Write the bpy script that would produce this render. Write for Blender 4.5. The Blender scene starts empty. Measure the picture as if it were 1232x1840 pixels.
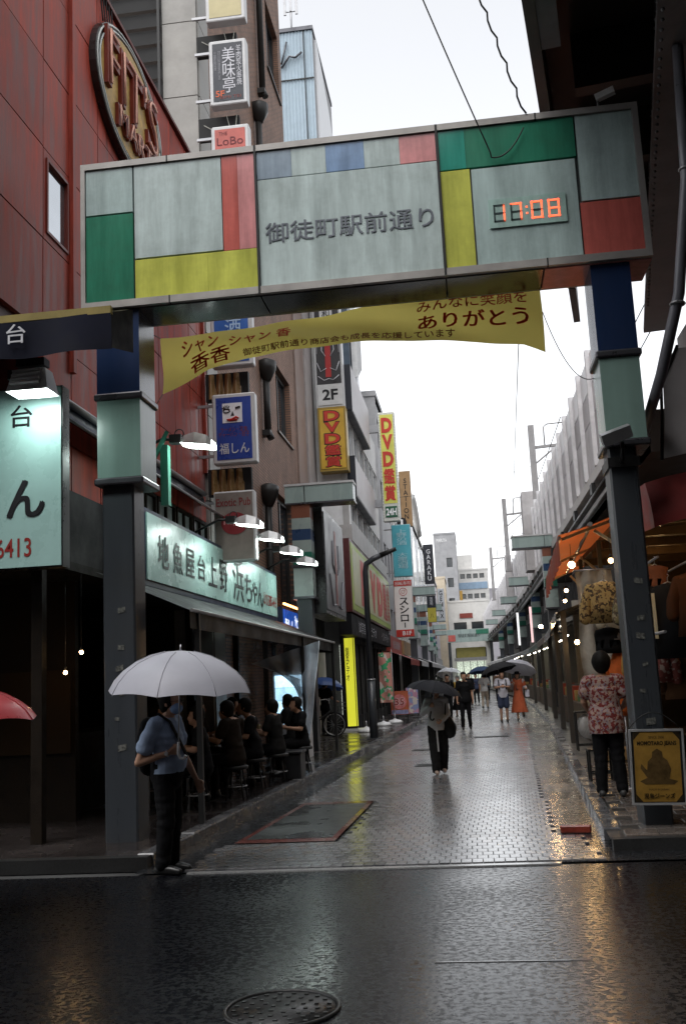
import bpy, bmesh, math, random
from mathutils import Vector, Matrix, noise
random.seed(7)
S = bpy.context.scene
C = S.collection
R = math.radians

# ------------------------------------------------------------------ camera
cam = bpy.data.cameras.new('camera'); cam_o = bpy.data.objects.new('camera', cam); C.objects.link(cam_o)
cam.sensor_fit = 'VERTICAL'; cam.sensor_height = 36.0; cam.lens = 35.0; cam.clip_end = 2000; cam.clip_start = 0.1
cam_o.matrix_world = Matrix(((0.99055817, 0.06938191, 0.11823985, 0), (0.12802873, -0.15976235, -0.97881798, 0),
                             (-0.04902198, 0.98471424, -0.16713678, 1.6), (0, 0, 0, 1)))
S.camera = cam_o
S.render.resolution_x, S.render.resolution_y = 685, 1024
# ------------------------------------------------------------------ sky, sun, exposure
SUN_EL, SUN_AZ = 62.0, 200.0
w = bpy.data.worlds.new('World'); S.world = w; w.use_nodes = True
nt = w.node_tree; nt.nodes.clear()
sky = nt.nodes.new('ShaderNodeTexSky'); sky.sky_type = 'NISHITA'; sky.sun_disc = False
sky.sun_elevation = R(SUN_EL); sky.sun_rotation = R(SUN_AZ)
sky.air_density = 1.0; sky.dust_density = 1.6; sky.ozone_density = 1.0; sky.altitude = 20
hs = nt.nodes.new('ShaderNodeHueSaturation'); hs.inputs['Saturation'].default_value = 0.12
bg = nt.nodes.new('ShaderNodeBackground'); bg.inputs['Strength'].default_value = 0.15
wo = nt.nodes.new('ShaderNodeOutputWorld')
nt.links.new(sky.outputs[0], hs.inputs['Color']); nt.links.new(hs.outputs[0], bg.inputs['Color']); nt.links.new(bg.outputs[0], wo.inputs[0])
sl = bpy.data.lights.new('sun', 'SUN'); sl.energy = 0.6; sl.angle = R(40); sl.color = (1.0, 0.97, 0.93)
so = bpy.data.objects.new('sun', sl); C.objects.link(so)
so.rotation_euler = (R(90 - SUN_EL), 0, R(180 - SUN_AZ))
S.view_settings.view_transform = 'Standard'; S.view_settings.look = 'None'; S.view_settings.gamma = 1
S.view_settings.use_curve_mapping = False; S.view_settings.exposure = 1.22
S.cycles.use_denoising = True; S.cycles.denoising_input_passes = 'RGB_ALBEDO_NORMAL'; S.cycles.denoising_prefilter = 'NONE'
S.cycles.max_bounces = 6; S.cycles.transparent_max_bounces = 12

# ------------------------------------------------------------------ materials
MAT = {}
def M(name, col=(.5,.5,.5), rough=.5, var=.18, scale=2.5, bump=0., bscale=60., metal=0., streak=False, spec=None, emit=0., alpha=1., ecol=None, coat=0., dirt=0., trans=0.):
    if name in MAT: return MAT[name]
    if spec is None: spec = .12 if rough >= .6 else .3 if rough >= .4 else .5
    m = bpy.data.materials.new(name); m.use_nodes = True; t = m.node_tree
    b = t.nodes['Principled BSDF']; L = t.links.new
    tc = t.nodes.new('ShaderNodeTexCoord'); mp = t.nodes.new('ShaderNodeMapping')
    L(tc.outputs['Object'], mp.inputs['Vector'])
    mp.inputs['Scale'].default_value = (scale, scale, scale * (.12 if streak else 1))
    n = t.nodes.new('ShaderNodeTexNoise'); n.inputs['Scale'].default_value = 1.0; n.inputs['Detail'].default_value = 6; n.inputs['Roughness'].default_value = .65
    L(mp.outputs[0], n.inputs['Vector'])
    r = t.nodes.new('ShaderNodeMapRange'); r.inputs[1].default_value = .3; r.inputs[2].default_value = .7
    r.inputs[3].default_value = 1 - var; r.inputs[4].default_value = 1 + var * .8
    L(n.outputs['Fac'], r.inputs[0])
    mx = t.nodes.new('ShaderNodeMix'); mx.data_type = 'RGBA'; mx.blend_type = 'MULTIPLY'; mx.inputs['Factor'].default_value = 1
    mx.inputs['A'].default_value = (*col, 1); L(r.outputs[0], mx.inputs['B'])
    out = mx.outputs['Result']
    if dirt:
        n2 = t.nodes.new('ShaderNodeTexNoise'); n2.inputs['Scale'].default_value = 1.7; n2.inputs['Detail'].default_value = 8; n2.inputs['Roughness'].default_value = .7
        L(tc.outputs['Object'], n2.inputs['Vector'])
        rr = t.nodes.new('ShaderNodeMapRange'); rr.inputs[1].default_value = .45; rr.inputs[2].default_value = .75; rr.inputs[4].default_value = dirt
        L(n2.outputs['Fac'], rr.inputs[0])
        m2 = t.nodes.new('ShaderNodeMix'); m2.data_type = 'RGBA'; L(rr.outputs[0], m2.inputs['Factor']); L(out, m2.inputs['A']); m2.inputs['B'].default_value = (.05, .045, .035, 1)
        out = m2.outputs['Result']
    L(out, b.inputs['Base Color'])
    rg = t.nodes.new('ShaderNodeMapRange'); rg.inputs[1].default_value = .3; rg.inputs[2].default_value = .7
    rg.inputs[3].default_value = max(.02, rough * .75); rg.inputs[4].default_value = min(1, rough * 1.25); L(n.outputs['Fac'], rg.inputs[0]); L(rg.outputs[0], b.inputs['Roughness'])
    b.inputs['Metallic'].default_value = metal; b.inputs['Specular IOR Level'].default_value = spec
    b.inputs['Coat Weight'].default_value = coat; b.inputs['Alpha'].default_value = alpha
    if trans: b.inputs['Transmission Weight'].default_value = trans
    if emit: b.inputs['Emission Color'].default_value = (*(ecol or col), 1); b.inputs['Emission Strength'].default_value = emit
    if bump:
        nb = t.nodes.new('ShaderNodeTexNoise'); nb.inputs['Scale'].default_value = bscale; nb.inputs['Detail'].default_value = 4
        L(tc.outputs['Object'], nb.inputs['Vector'])
        bp = t.nodes.new('ShaderNodeBump'); bp.inputs['Strength'].default_value = bump; bp.inputs['Distance'].default_value = .01
        L(nb.outputs['Fac'], bp.inputs['Height']); L(bp.outputs[0], b.inputs['Normal'])
    MAT[name] = m; return m

def wet(name, col, r0, r1, bumpf=.5, fine=140., pud=.6, var=.3, spec=.5, film=0., dist=.0006, mott=0., msc=9.):
    """rain-wet ground: roughness wanders between film of water and bare grain"""
    m = bpy.data.materials.new(name); m.use_nodes = True; t = m.node_tree; b = t.nodes['Principled BSDF']; L = t.links.new
    tc = t.nodes.new('ShaderNodeTexCoord')
    n = t.nodes.new('ShaderNodeTexNoise'); n.inputs['Scale'].default_value = pud; n.inputs['Detail'].default_value = 5; n.inputs['Roughness'].default_value = .6
    L(tc.outputs['Object'], n.inputs['Vector'])
    f = t.nodes.new('ShaderNodeTexNoise'); f.inputs['Scale'].default_value = fine; f.inputs['Detail'].default_value = 6 if fine < 30 else 3; f.inputs['Roughness'].default_value = .75 if fine < 30 else .5
    L(tc.outputs['Object'], f.inputs['Vector'])
    mr = t.nodes.new('ShaderNodeMapRange'); mr.inputs[1].default_value = .38; mr.inputs[2].default_value = .62; mr.inputs[3].default_value = r0; mr.inputs[4].default_value = r1
    L(n.outputs['Fac'], mr.inputs[0]); L(mr.outputs[0], b.inputs['Roughness'])
    if mott:
        g = t.nodes.new('ShaderNodeTexNoise'); g.inputs['Scale'].default_value = msc; g.inputs['Detail'].default_value = 7; g.inputs['Roughness'].default_value = .72; L(tc.outputs['Object'], g.inputs['Vector'])
        gm = t.nodes.new('ShaderNodeMapRange'); gm.inputs[1].default_value = .42; gm.inputs[2].default_value = .62; gm.inputs[4].default_value = mott; L(g.outputs['Fac'], gm.inputs[0])
        ad_ = t.nodes.new('ShaderNodeMath'); ad_.operation = 'ADD'; L(mr.outputs[0], ad_.inputs[0]); L(gm.outputs[0], ad_.inputs[1]); L(ad_.outputs[0], b.inputs['Roughness'])
    cr = t.nodes.new('ShaderNodeMapRange'); cr.inputs[1].default_value = .3; cr.inputs[2].default_value = .7; cr.inputs[3].default_value = 1 - var; cr.inputs[4].default_value = 1 + var
    L(f.outputs['Fac'], cr.inputs[0])
    mx = t.nodes.new('ShaderNodeMix'); mx.data_type = 'RGBA'; mx.blend_type = 'MULTIPLY'; mx.inputs['Factor'].default_value = 1
    mx.inputs['A'].default_value = (*col, 1); L(cr.outputs[0], mx.inputs['B']); L(mx.outputs['Result'], b.inputs['Base Color'])
    bs = t.nodes.new('ShaderNodeMapRange'); bs.inputs[1].default_value = .38; bs.inputs[2].default_value = .62; bs.inputs[3].default_value = bumpf * .25; bs.inputs[4].default_value = bumpf
    L(n.outputs['Fac'], bs.inputs[0])
    bp = t.nodes.new('ShaderNodeBump'); bp.inputs['Distance'].default_value = dist; L(bs.outputs[0], bp.inputs['Strength'])
    L(f.outputs['Fac'], bp.inputs['Height']); L(bp.outputs[0], b.inputs['Normal'])
    b.inputs['Specular IOR Level'].default_value = spec
    if film: b.inputs['Coat Weight'].default_value = film; b.inputs['Coat IOR'].default_value = 1.33; b.inputs['Coat Roughness'].default_value = (r0+r1)*.32
    MAT[name] = m; return m

def brickmat(name, c1, c2, mortar, bw, bh, rough=.7, axis='x', bump=.6, r_wet=None, ms=.012):
    m = bpy.data.materials.new(name); m.use_nodes = True; t = m.node_tree; b = t.nodes['Principled BSDF']; L = t.links.new
    tc = t.nodes.new('ShaderNodeTexCoord'); sx = t.nodes.new('ShaderNodeSeparateXYZ'); cb = t.nodes.new('ShaderNodeCombineXYZ')
    L(tc.outputs['Object'], sx.inputs[0])
    a, c = {'x': ('Y', 'Z'), 'y': ('X', 'Z'), 'z': ('X', 'Y')}[axis]
    L(sx.outputs[a], cb.inputs[0]); L(sx.outputs[c], cb.inputs[1])
    k = t.nodes.new('ShaderNodeTexBrick'); k.inputs['Scale'].default_value = 1; k.inputs['Brick Width'].default_value = bw; k.inputs['Row Height'].default_value = bh
    k.inputs['Mortar Size'].default_value = ms; k.inputs['Mortar Smooth'].default_value = .3
    k.inputs['Color1'].default_value = (*c1, 1); k.inputs['Color2'].default_value = (*c2, 1); k.inputs['Mortar'].default_value = (*mortar, 1)
    L(cb.outputs[0], k.inputs['Vector'])
    n = t.nodes.new('ShaderNodeTexNoise'); n.inputs['Scale'].default_value = 1.3; n.inputs['Detail'].default_value = 7; L(tc.outputs['Object'], n.inputs['Vector'])
    r = t.nodes.new('ShaderNodeMapRange'); r.inputs[1].default_value = .3; r.inputs[2].default_value = .7; r.inputs[3].default_value = .7; r.inputs[4].default_value = 1.2; L(n.outputs['Fac'], r.inputs[0])
    mx = t.nodes.new('ShaderNodeMix'); mx.data_type = 'RGBA'; mx.blend_type = 'MULTIPLY'; mx.inputs['Factor'].default_value = 1
    L(k.outputs['Color'], mx.inputs['A']); L(r.outputs[0], mx.inputs['B']); L(mx.outputs['Result'], b.inputs['Base Color'])
    b.inputs['Roughness'].default_value = rough
    if r_wet:
        q = t.nodes.new('ShaderNodeMapRange'); q.inputs[1].default_value = .4; q.inputs[2].default_value = .6; q.inputs[3].default_value = r_wet[0]; q.inputs[4].default_value = r_wet[1]
        L(n.outputs['Fac'], q.inputs[0]); L(q.outputs[0], b.inputs['Roughness'])
    bp = t.nodes.new('ShaderNodeBump'); bp.inputs['Strength'].default_value = bump; bp.inputs['Distance'].default_value = .01; bp.invert = True
    L(k.outputs['Fac'], bp.inputs['Height']); L(bp.outputs[0], b.inputs['Normal'])
    MAT[name] = m; return m

def spotted(name, base, spots, scale, thr=.5, rough=.8):
    m = bpy.data.materials.new(name); m.use_nodes = True; t = m.node_tree; b = t.nodes['Principled BSDF']; L = t.links.new
    tc = t.nodes.new('ShaderNodeTexCoord'); prev = None
    for i, (c, th) in enumerate(spots):
        n = t.nodes.new('ShaderNodeTexNoise'); n.inputs['Scale'].default_value = scale * (1 + .35 * i); n.inputs['Detail'].default_value = 1.5
        mp = t.nodes.new('ShaderNodeMapping'); mp.inputs['Location'].default_value = (i * 3.1, i * 1.7, i); L(tc.outputs['Object'], mp.inputs[0]); L(mp.outputs[0], n.inputs['Vector'])
        g = t.nodes.new('ShaderNodeMath'); g.operation = 'GREATER_THAN'; g.inputs[1].default_value = th; L(n.outputs['Fac'], g.inputs[0])
        mx = t.nodes.new('ShaderNodeMix'); mx.data_type = 'RGBA'; L(g.outputs[0], mx.inputs['Factor'])
        if prev: L(prev, mx.inputs['A'])
        else: mx.inputs['A'].default_value = (*base, 1)
        mx.inputs['B'].default_value = (*c, 1); prev = mx.outputs['Result']
    L(prev, b.inputs['Base Color']); b.inputs['Roughness'].default_value = rough
    MAT[name] = m; return m

def clearmat(name, col=(.9,.93,.95), clear=.7, rough=.15):
    m = bpy.data.materials.new(name); m.use_nodes = True; t = m.node_tree; t.nodes.clear(); L = t.links.new
    o = t.nodes.new('ShaderNodeOutputMaterial'); tr = t.nodes.new('ShaderNodeBsdfTransparent'); p = t.nodes.new('ShaderNodeBsdfPrincipled')
    p.inputs['Base Color'].default_value = (*col, 1); p.inputs['Roughness'].default_value = rough
    tc = t.nodes.new('ShaderNodeTexCoord'); n = t.nodes.new('ShaderNodeTexNoise'); n.inputs['Scale'].default_value = 3; n.inputs['Detail'].default_value = 5; n.inputs['Distortion'].default_value = 1.5
    L(tc.outputs['Object'], n.inputs['Vector'])
    r = t.nodes.new('ShaderNodeMapRange'); r.inputs[1].default_value = .35; r.inputs[2].default_value = .7; r.inputs[3].default_value = 1 - clear - .1; r.inputs[4].default_value = min(1, 1 - clear + .25); L(n.outputs['Fac'], r.inputs[0])
    ms = t.nodes.new('ShaderNodeMixShader'); L(r.outputs[0], ms.inputs[0]); L(tr.outputs[0], ms.inputs[1]); L(p.outputs[0], ms.inputs[2]); L(ms.outputs[0], o.inputs[0])
    MAT[name] = m; return m

# ------------------------------------------------------------------ geometry helpers
WL = {}
def tag(o, label=None, cat=None, group=None, kind=None):
    if label: o['label'] = label
    if cat: o['category'] = cat
    if group: o['group'] = group
    if kind: o['kind'] = kind
    return o
def thing(name, label, cat, loc=(0,0,0), group=None, rz=0.):
    o = bpy.data.objects.new(name, None); C.objects.link(o); o.location = loc; o.rotation_euler = (0, 0, rz); o.empty_display_size = .1
    WL[o] = Vector(loc); return tag(o, label, cat, group)
class MB:
    def __init__(s): s.v = []; s.f = []; s.m = []; s.mi = 0; s.smooth = set()
    def face(s, idx, sm=False):
        if sm: s.smooth.add(len(s.f))
        s.f.append(idx); s.m.append(s.mi)
    def quad(s, *p, sm=False):
        k = len(s.v); s.v += [tuple(q) for q in p]; s.face(tuple(range(k, k + len(p))), sm); return s
    def box(s, x0, x1, y0, y1, z0, z1):
        k = len(s.v)
        s.v += [(x0,y0,z0),(x1,y0,z0),(x1,y1,z0),(x0,y1,z0),(x0,y0,z1),(x1,y0,z1),(x1,y1,z1),(x0,y1,z1)]
        for q in ((0,3,2,1),(4,5,6,7),(0,1,5,4),(1,2,6,5),(2,3,7,6),(3,0,4,7)): s.face(tuple(k + i for i in q))
        return s
    def bev(s, x0, x1, y0, y1, z0, z1, b=.01):
        """box with chamfered vertical and horizontal edges (octagonal rings)"""
        def ring(z, i): return [(x0+b+i,y0+i,z),(x1-b-i,y0+i,z),(x1-i,y0+b+i,z),(x1-i,y1-b-i,z),(x1-b-i,y1-i,z),(x0+b+i,y1-i,z),(x0+i,y1-b-i,z),(x0+i,y0+b+i,z)]
        rs = [ring(z0, b*.6), ring(z0+b, 0), ring(z1-b, 0), ring(z1, b*.6)]; s.rings(rs); return s
    def rings(s, rs, cap0=True, cap1=True, closed=True, sm=False):
        k = len(s.v); n = len(rs[0])
        for r in rs: s.v += [tuple(p) for p in r]
        for i in range(len(rs) - 1):
            for j in range(n if closed else n - 1):
                a = k + i*n + j; b = k + i*n + (j+1) % n
                s.face((a, b, b + n, a + n), sm)
        if cap0: s.face(tuple(k + j for j in reversed(range(n))))
        if cap1: s.face(tuple(k + (len(rs)-1)*n + j for j in range(n)))
        return s
    def obox(s, o, r, u, n, a0, a1, b0, b1, c0, c1):
        o, r, u, n = Vector(o), Vector(r), Vector(u), Vector(n); k = len(s.v)
        for c in (c0, c1):
            for a, b in ((a0,b0),(a1,b0),(a1,b1),(a0,b1)): s.v.append(tuple(o + r*a + u*b + n*c))
        for q in ((0,3,2,1),(4,5,6,7),(0,1,5,4),(1,2,6,5),(2,3,7,6),(3,0,4,7)): s.face(tuple(k + i for i in q))
        return s
    def bar(s, p, q, w, h=None, up=(0,0,1)):
        p, q = Vector(p), Vector(q); d = (q - p); l = d.length; d.normalize(); up = Vector(up)
        if abs(d.dot(up)) > .98: up = Vector((1,0,0))
        r = d.cross(up).normalized(); u = r.cross(d); h = h or w
        return s.obox(p, r, u, d, -w/2, w/2, -h/2, h/2, 0, l)
    def tube(s, pts, rad, n=8, cap=True, sm=True, side=None, sx=1., sy=1.):
        pts = [Vector(p) for p in pts]; rs = []; N = len(pts)
        if not isinstance(rad, (list, tuple)): rad = [rad] * N
        ref = None
        for i, p in enumerate(pts):
            d = (pts[min(i+1, N-1)] - pts[max(i-1, 0)]).normalized()
            if ref is None:
                ref = Vector(side) if side else (Vector((0,0,1)) if abs(d.z) < .9 else Vector((1,0,0)))
            a = (ref - d * ref.dot(d)).normalized(); ref = a; b = d.cross(a)
            rs.append([p + (a * math.cos(2*math.pi*j/n) * sx + b * math.sin(2*math.pi*j/n) * sy) * rad[i] for j in range(n)])
        return s.rings(rs, cap, cap, sm=sm)
    def capsule(s, pts, rad, n=10, side=None, sx=1., sy=1.):
        """tube with round ends"""
        pts = [Vector(p) for p in pts]
        d0 = (pts[0] - pts[1]).normalized(); d1 = (pts[-1] - pts[-2]).normalized(); P = []; Q = []
        for a in (80, 50, 25): P.append(pts[0] + d0 * rad[0] * math.sin(R(a))); Q.append(rad[0] * math.cos(R(a)))
        P += pts; Q += list(rad)
        for a in (25, 50, 80): P.append(pts[-1] + d1 * rad[-1] * math.sin(R(a))); Q.append(rad[-1] * math.cos(R(a)))
        return s.tube(P, Q, n, side=side, sx=sx, sy=sy)
    def ball(s, c, r, n=12, m=8, sq=(1,1,1), rot=None):
        rs = []; c = Vector(c)
        for i in range(m + 1):
            a = math.pi * (i + (.08 if i == 0 else -.08 if i == m else 0)) / m
            ring = []
            for j in range(n):
                b = 2*math.pi*j/n; v = Vector((math.sin(a)*math.cos(b)*sq[0], math.sin(a)*math.sin(b)*sq[1], -math.cos(a)*sq[2])) * r
                if rot: v = rot @ v
                ring.append(c + v)
            rs.append(ring)
        return s.rings(rs, sm=True)
    def lathe(s, c, prof, n=16, axis=None, sm=True, cap=True):
        c = Vector(c); q = (Vector((0,0,1)).rotation_difference(Vector(axis)) if axis else None); rs = []
        for r, z in prof:
            ring = []
            for j in range(n):
                v = Vector((r*math.cos(2*math.pi*j/n), r*math.sin(2*math.pi*j/n), z))
                ring.append(c + (q @ v if q else v))
            rs.append(ring)
        return s.rings(rs, cap, cap, sm=sm)
    def torus(s, c, R0, r, axis=(0,0,1), n=24, m=6):
        c = Vector(c); q = Vector((0,0,1)).rotation_difference(Vector(axis)); k = len(s.v)
        for i in range(n):
            a = 2*math.pi*i/n
            for j in range(m):
                b = 2*math.pi*j/m; v = Vector(((R0 + r*math.cos(b))*math.cos(a), (R0 + r*math.cos(b))*math.sin(a), r*math.sin(b))); s.v.append(tuple(c + q @ v))
        for i in range(n):
            for j in range(m):
                s.face((k+i*m+j, k+((i+1)%n)*m+j, k+((i+1)%n)*m+(j+1)%m, k+i*m+(j+1)%m), True)
        return s
    def grid(s, fn, nu, nv, sm=True):
        k = len(s.v)
        for i in range(nu + 1):
            for j in range(nv + 1): s.v.append(tuple(fn(i/nu, j/nv)))
        for i in range(nu):
            for j in range(nv):
                a = k + i*(nv+1) + j; s.face((a, a+nv+1, a+nv+2, a+1), sm)
        return s
    def mesh(s, name, off=None):
        me = bpy.data.meshes.new(name)
        vs = [tuple(Vector(v) - off) for v in s.v] if off is not None and off.length else s.v
        me.from_pydata([tuple(v) for v in vs], [], s.f); me.update()
        for i, p in enumerate(me.polygons):
            if i in s.smooth: p.use_smooth = True
            p.material_index = s.m[i]
        return me
    def build(s, name, mat, parent=None, local=False):
        off = WL[parent] if parent is not None and not local else None
        me = s.mesh(name, off); o = bpy.data.objects.new(name, me); C.objects.link(o)
        for m in (mat if isinstance(mat, (list, tuple)) else [mat]): me.materials.append(m)
        if parent is not None: o.parent = parent; WL[o] = WL[parent]
        else: WL[o] = Vector((0,0,0))
        return o
def box(name, mat, parent, *a): return MB().box(*a).build(name, mat, parent)
def struct(name, mb, mat): o = mb.build(name, mat); o['kind'] = 'structure'; return o
def dup(root, loc, label=None, group=None, rz=None):
    r = root.copy(); C.objects.link(r); r.location = loc; WL[r] = Vector(loc)
    if rz is not None: r.rotation_euler = (0, 0, rz)
    if label: r['label'] = label
    if group: r['group'] = group
    def rec(o, p):
        for ch in list(o.children):
            c = ch.copy(); C.objects.link(c); c.parent = p; rec(ch, c)
    rec(root, r); return r

# lettering: mesh made from the built-in font, fitted into a rectangle
TXT = {}
TMP = bpy.data.scenes.new('tmp')
def evalmesh(o):
    TMP.collection.objects.link(o)
    with bpy.context.temp_override(scene=TMP, view_layer=TMP.view_layers[0]): dg = bpy.context.evaluated_depsgraph_get()
    me = bpy.data.meshes.new_from_object(o.evaluated_get(dg)); bpy.data.objects.remove(o); return me
def glyphs(s, bold):
    key = (s, bold)
    if key in TXT: return TXT[key]
    cjk = any(ord(c) > 0x2500 for c in s)
    cu = bpy.data.curves.new('lettering', 'FONT'); cu.body = s; cu.offset = 0 if cjk else bold; cu.resolution_u = 3; cu.align_x = 'CENTER'; cu.space_line = .88
    o = bpy.data.objects.new('lettering', cu); me = evalmesh(o)
    v = [tuple(x.co) for x in me.vertices]; f = [tuple(p.vertices) for p in me.polygons]
    bpy.data.curves.remove(cu); bpy.data.meshes.remove(me)
    dep = [0]*len(v)
    if cjk and bold and v:
        V0, F0 = v, f; v, f, dep = [], [], []
        for k, (du, dv_) in enumerate(((-1,-.6),(1,-.6),(-1,.6),(1,.6))):
            b0 = len(v); v += [(p[0]+du*bold*.8, p[1]+dv_*bold*.8) for p in V0]; f += [tuple(b0+i for i in q) for q in F0]; dep += [k]*len(V0)
    if v:
        x0 = min(a[0] for a in v); x1 = max(a[0] for a in v); y0 = min(a[1] for a in v); y1 = max(a[1] for a in v)
        v = [((a[0]-x0)/max(1e-6, x1-x0), (a[1]-y0)/max(1e-6, y1-y0)) for a in v]; asp = (x1-x0)/max(1e-6, y1-y0)
    else: asp = 1
    TXT[key] = (v, f, dep); return TXT[key]
def text(s, mat, parent, fn, bold=0., name='lettering'):
    """fn(u,v) maps the unit rectangle to world"""
    v, f, dep = glyphs(s, bold); mb = MB(); o_ = Vector(fn(.5,.5)); nn = (Vector(fn(.6,.5))-o_).cross(Vector(fn(.5,.6))-o_).normalized()
    mb.v = [tuple(Vector(fn(*p))+nn*.0012*d) for p, d in zip(v, dep)]; mb.f = list(f); mb.m = [0]*len(f)
    return mb.build(name, mat, parent)
def tx(s, mat, parent, o, r, u, w, h, bold=0., name='lettering'):
    o, r, u = Vector(o), Vector(r), Vector(u)
    return text(s, mat, parent, lambda a, b: o + r*w*(a-.5) + u*h*(b-.5), bold, name)
def loops(f):
    cnt = {}
    for p in f:
        for a, b in zip(p, p[1:]+p[:1]): cnt[(a, b)] = cnt.get((a, b), 0)+1
    nxt = {a: b for (a, b) in cnt if (b, a) not in cnt}; out = []
    while nxt:
        a = next(iter(nxt)); l = [a]
        while a in nxt:
            b = nxt.pop(a); a = b
            if a == l[0]: break
            l.append(a)
        out.append(l)
    return out
def channel_letters(s, body, neon, parent, o, r, u, w, h, ext, bold, rad):
    o, r, u = Vector(o), Vector(r), Vector(u); n = r.cross(u)
    v, f, _ = glyphs(s, bold); mb = MB(); P = lambda p, d: o + r*w*(p[0]-.5) + u*h*(p[1]-.5) + n*d
    mb.v = [tuple(P(p, ext)) for p in v]; mb.f = list(f); mb.m = [0]*len(f)
    for l in loops(f):
        for a, b in zip(l, l[1:]+l[:1]): mb.quad(P(v[a],0), P(v[b],0), P(v[b],ext), P(v[a],ext))
    mb.build('channel_letters', body, parent)
    v, f, _ = glyphs(s, -.035); mb = MB(); k = .93
    for l in loops(f): mb.tube([P((.5+(v[a][0]-.5)*k, .5+(v[a][1]-.5)*k), ext+.02) for a in l+l[:1]], rad, 5)
    mb.build('neon_outline', neon, parent)
XR, ZU, YR = (1,0,0), (0,0,1), (0,1,0)
def vtx(s, mat, parent, o, w, h, bold=0., name='lettering', fill=.92):
    n = len(s)
    for i, c in enumerate(s): tx(c, mat, parent, (o[0], o[1], o[2]+h/2-h*(i+.5)/n), (1,0,0), (0,0,1), w, h/n*fill, bold, name)
def V(s): return '\n'.join(s)

def wall(mb, P, u0, u1, z0, z1, ops, th=.25):
    """slab with openings; P(u,z,d)->world, d into the building"""
    us = sorted({u0, u1, *[o[0] for o in ops], *[o[1] for o in ops]}); zs = sorted({z0, z1, *[o[2] for o in ops], *[o[3] for o in ops]})
    us = [x for x in us if u0 <= x <= u1]; zs = [x for x in zs if z0 <= x <= z1]
    for i in range(len(us)-1):
        run = None
        for j in range(len(zs)-1):
            cu, cz = (us[i]+us[i+1])/2, (zs[j]+zs[j+1])/2
            hole = any(o[0] < cu < o[1] and o[2] < cz < o[3] for o in ops)
            if not hole: run = (run[0], zs[j+1]) if run else (zs[j], zs[j+1])
            if (hole or j == len(zs)-2) and run:
                pb(mb, P, us[i], us[i+1], run[0], run[1], 0, th); run = None
def pb(mb, P, u0, u1, z0, z1, d0, d1):
    k = len(mb.v); mb.v += [tuple(P(u, z, d)) for d in (d0, d1) for u, z in ((u0,z0),(u1,z0),(u1,z1),(u0,z1))]
    for q in ((0,1,2,3),(7,6,5,4),(0,4,5,1),(1,5,6,2),(2,6,7,3),(3,7,4,0)): mb.face(tuple(k+i for i in q))
def PL(x0): return lambda u, z, d: (x0 - d, u, z)      # left side of the street
def PR(x0): return lambda u, z, d: (x0 + d, u, z)      # right side
def PC(y0): return lambda u, z, d: (u, y0 + d, z)      # faces the crossing
def window(root, P, u0, u1, z0, z1, fm, gm, mull=1, trans=0, d=.12, fw=.05, sill=False):
    mb = MB(); 
    pb(mb, P, u0, u1, z1-fw, z1, d-.05, d+.03); pb(mb, P, u0, u1, z0, z0+fw, d-.05, d+.03)
    pb(mb, P, u0, u0+fw, z0+fw, z1-fw, d-.05, d+.03); pb(mb, P, u1-fw, u1, z0+fw, z1-fw, d-.05, d+.03)
    for i in range(1, mull): c = u0 + (u1-u0)*i/mull; pb(mb, P, c-fw*.4, c+fw*.4, z0+fw, z1-fw, d-.045, d+.025)
    for i in range(trans): c = z0 + (z1-z0)*(i+1)/(trans+1); pb(mb, P, u0+fw, u1-fw, c-fw*.35, c+fw*.35, d-.04, d+.02)
    f = mb.build('window', fm, root)
    g = MB(); pb(g, P, u0+fw*.5, u1-fw*.5, z0+fw*.5, z1-fw*.5, d, d+.012); g.build('pane', gm, f)
    if sill: q = MB(); pb(q, P, u0-.04, u1+.04, z0-.05, z0, -.06, d-.05); q.build('sill', fm, f)
    return f

# ------------------------------------------------------------------ ground
def lerp_tab(tab, y):
    if y <= tab[0][0]: (a, b), (c, d) = tab[0], tab[1]
    elif y >= tab[-1][0]: (a, b), (c, d) = tab[-2], tab[-1]
    else:
        for i in range(len(tab)-1):
            if tab[i][0] <= y <= tab[i+1][0]: (a, b), (c, d) = tab[i], tab[i+1]; break
    return b + (d - b) * (y - a) / (c - a)
LT = [(9,-3.06),(15.4,-2.8),(37,-1.92),(55,-1.72),(80,-2.0),(130,-3.2)]
RT = [(9.5,1.09),(31.9,2.19),(47,2.62),(60,2.66),(80,2.2),(130,.9)]
LK = lambda y: lerp_tab(LT, y)
RK = lambda y: lerp_tab(RT, y)
BR = lambda y: RK(y) - .41 - .013 * min(20, max(0, y - 10))
BL = lambda y: LK(y) + .42
asphalt = wet('wet_asphalt', (.004,.0045,.006), .1, .2, 1.0, 30, .5, .9, .24, 0., .0012, .26, 24.)
lane_m = wet('wet_lane_asphalt', (.016,.017,.019), .14, .26, .06, 40, .8, .35, .5, 0., .0006, .12, 14.)
struct('ground', MB().quad((-400,-120,-.03),(400,-120,-.03),(400,700,-.03),(-400,700,-.03)), M('far_ground', (.06,.06,.06), .6))
struct('crossing_road', MB().quad((-45,-14,0),(45,-14,0),(45,8.86,0),(-45,8.86,0)), asphalt)
ys = [8.9 + 1.2*i for i in range(102)]
def strip(f0, f1, z, y0, y1):
    mb = MB(); yy = [y for y in ys if y0 < y < y1]; yy = [y0] + yy + [y1]
    for a, b in zip(yy, yy[1:]): mb.quad((f0(a),a,z),(f1(a),a,z),(f1(b),b,z),(f0(b),b,z))
    return mb
struct('lane', strip(lambda y: LK(y)-.05, lambda y: RK(y)+.05 if y > 10.4 else 1.75, .0, 8.94, 130), lane_m)
struct('concrete_edging', MB().box(-2.6,.62,8.84,8.92,-.02,.012), wet('wet_concrete', (.3,.3,.3), .08, .2, .2))
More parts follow.
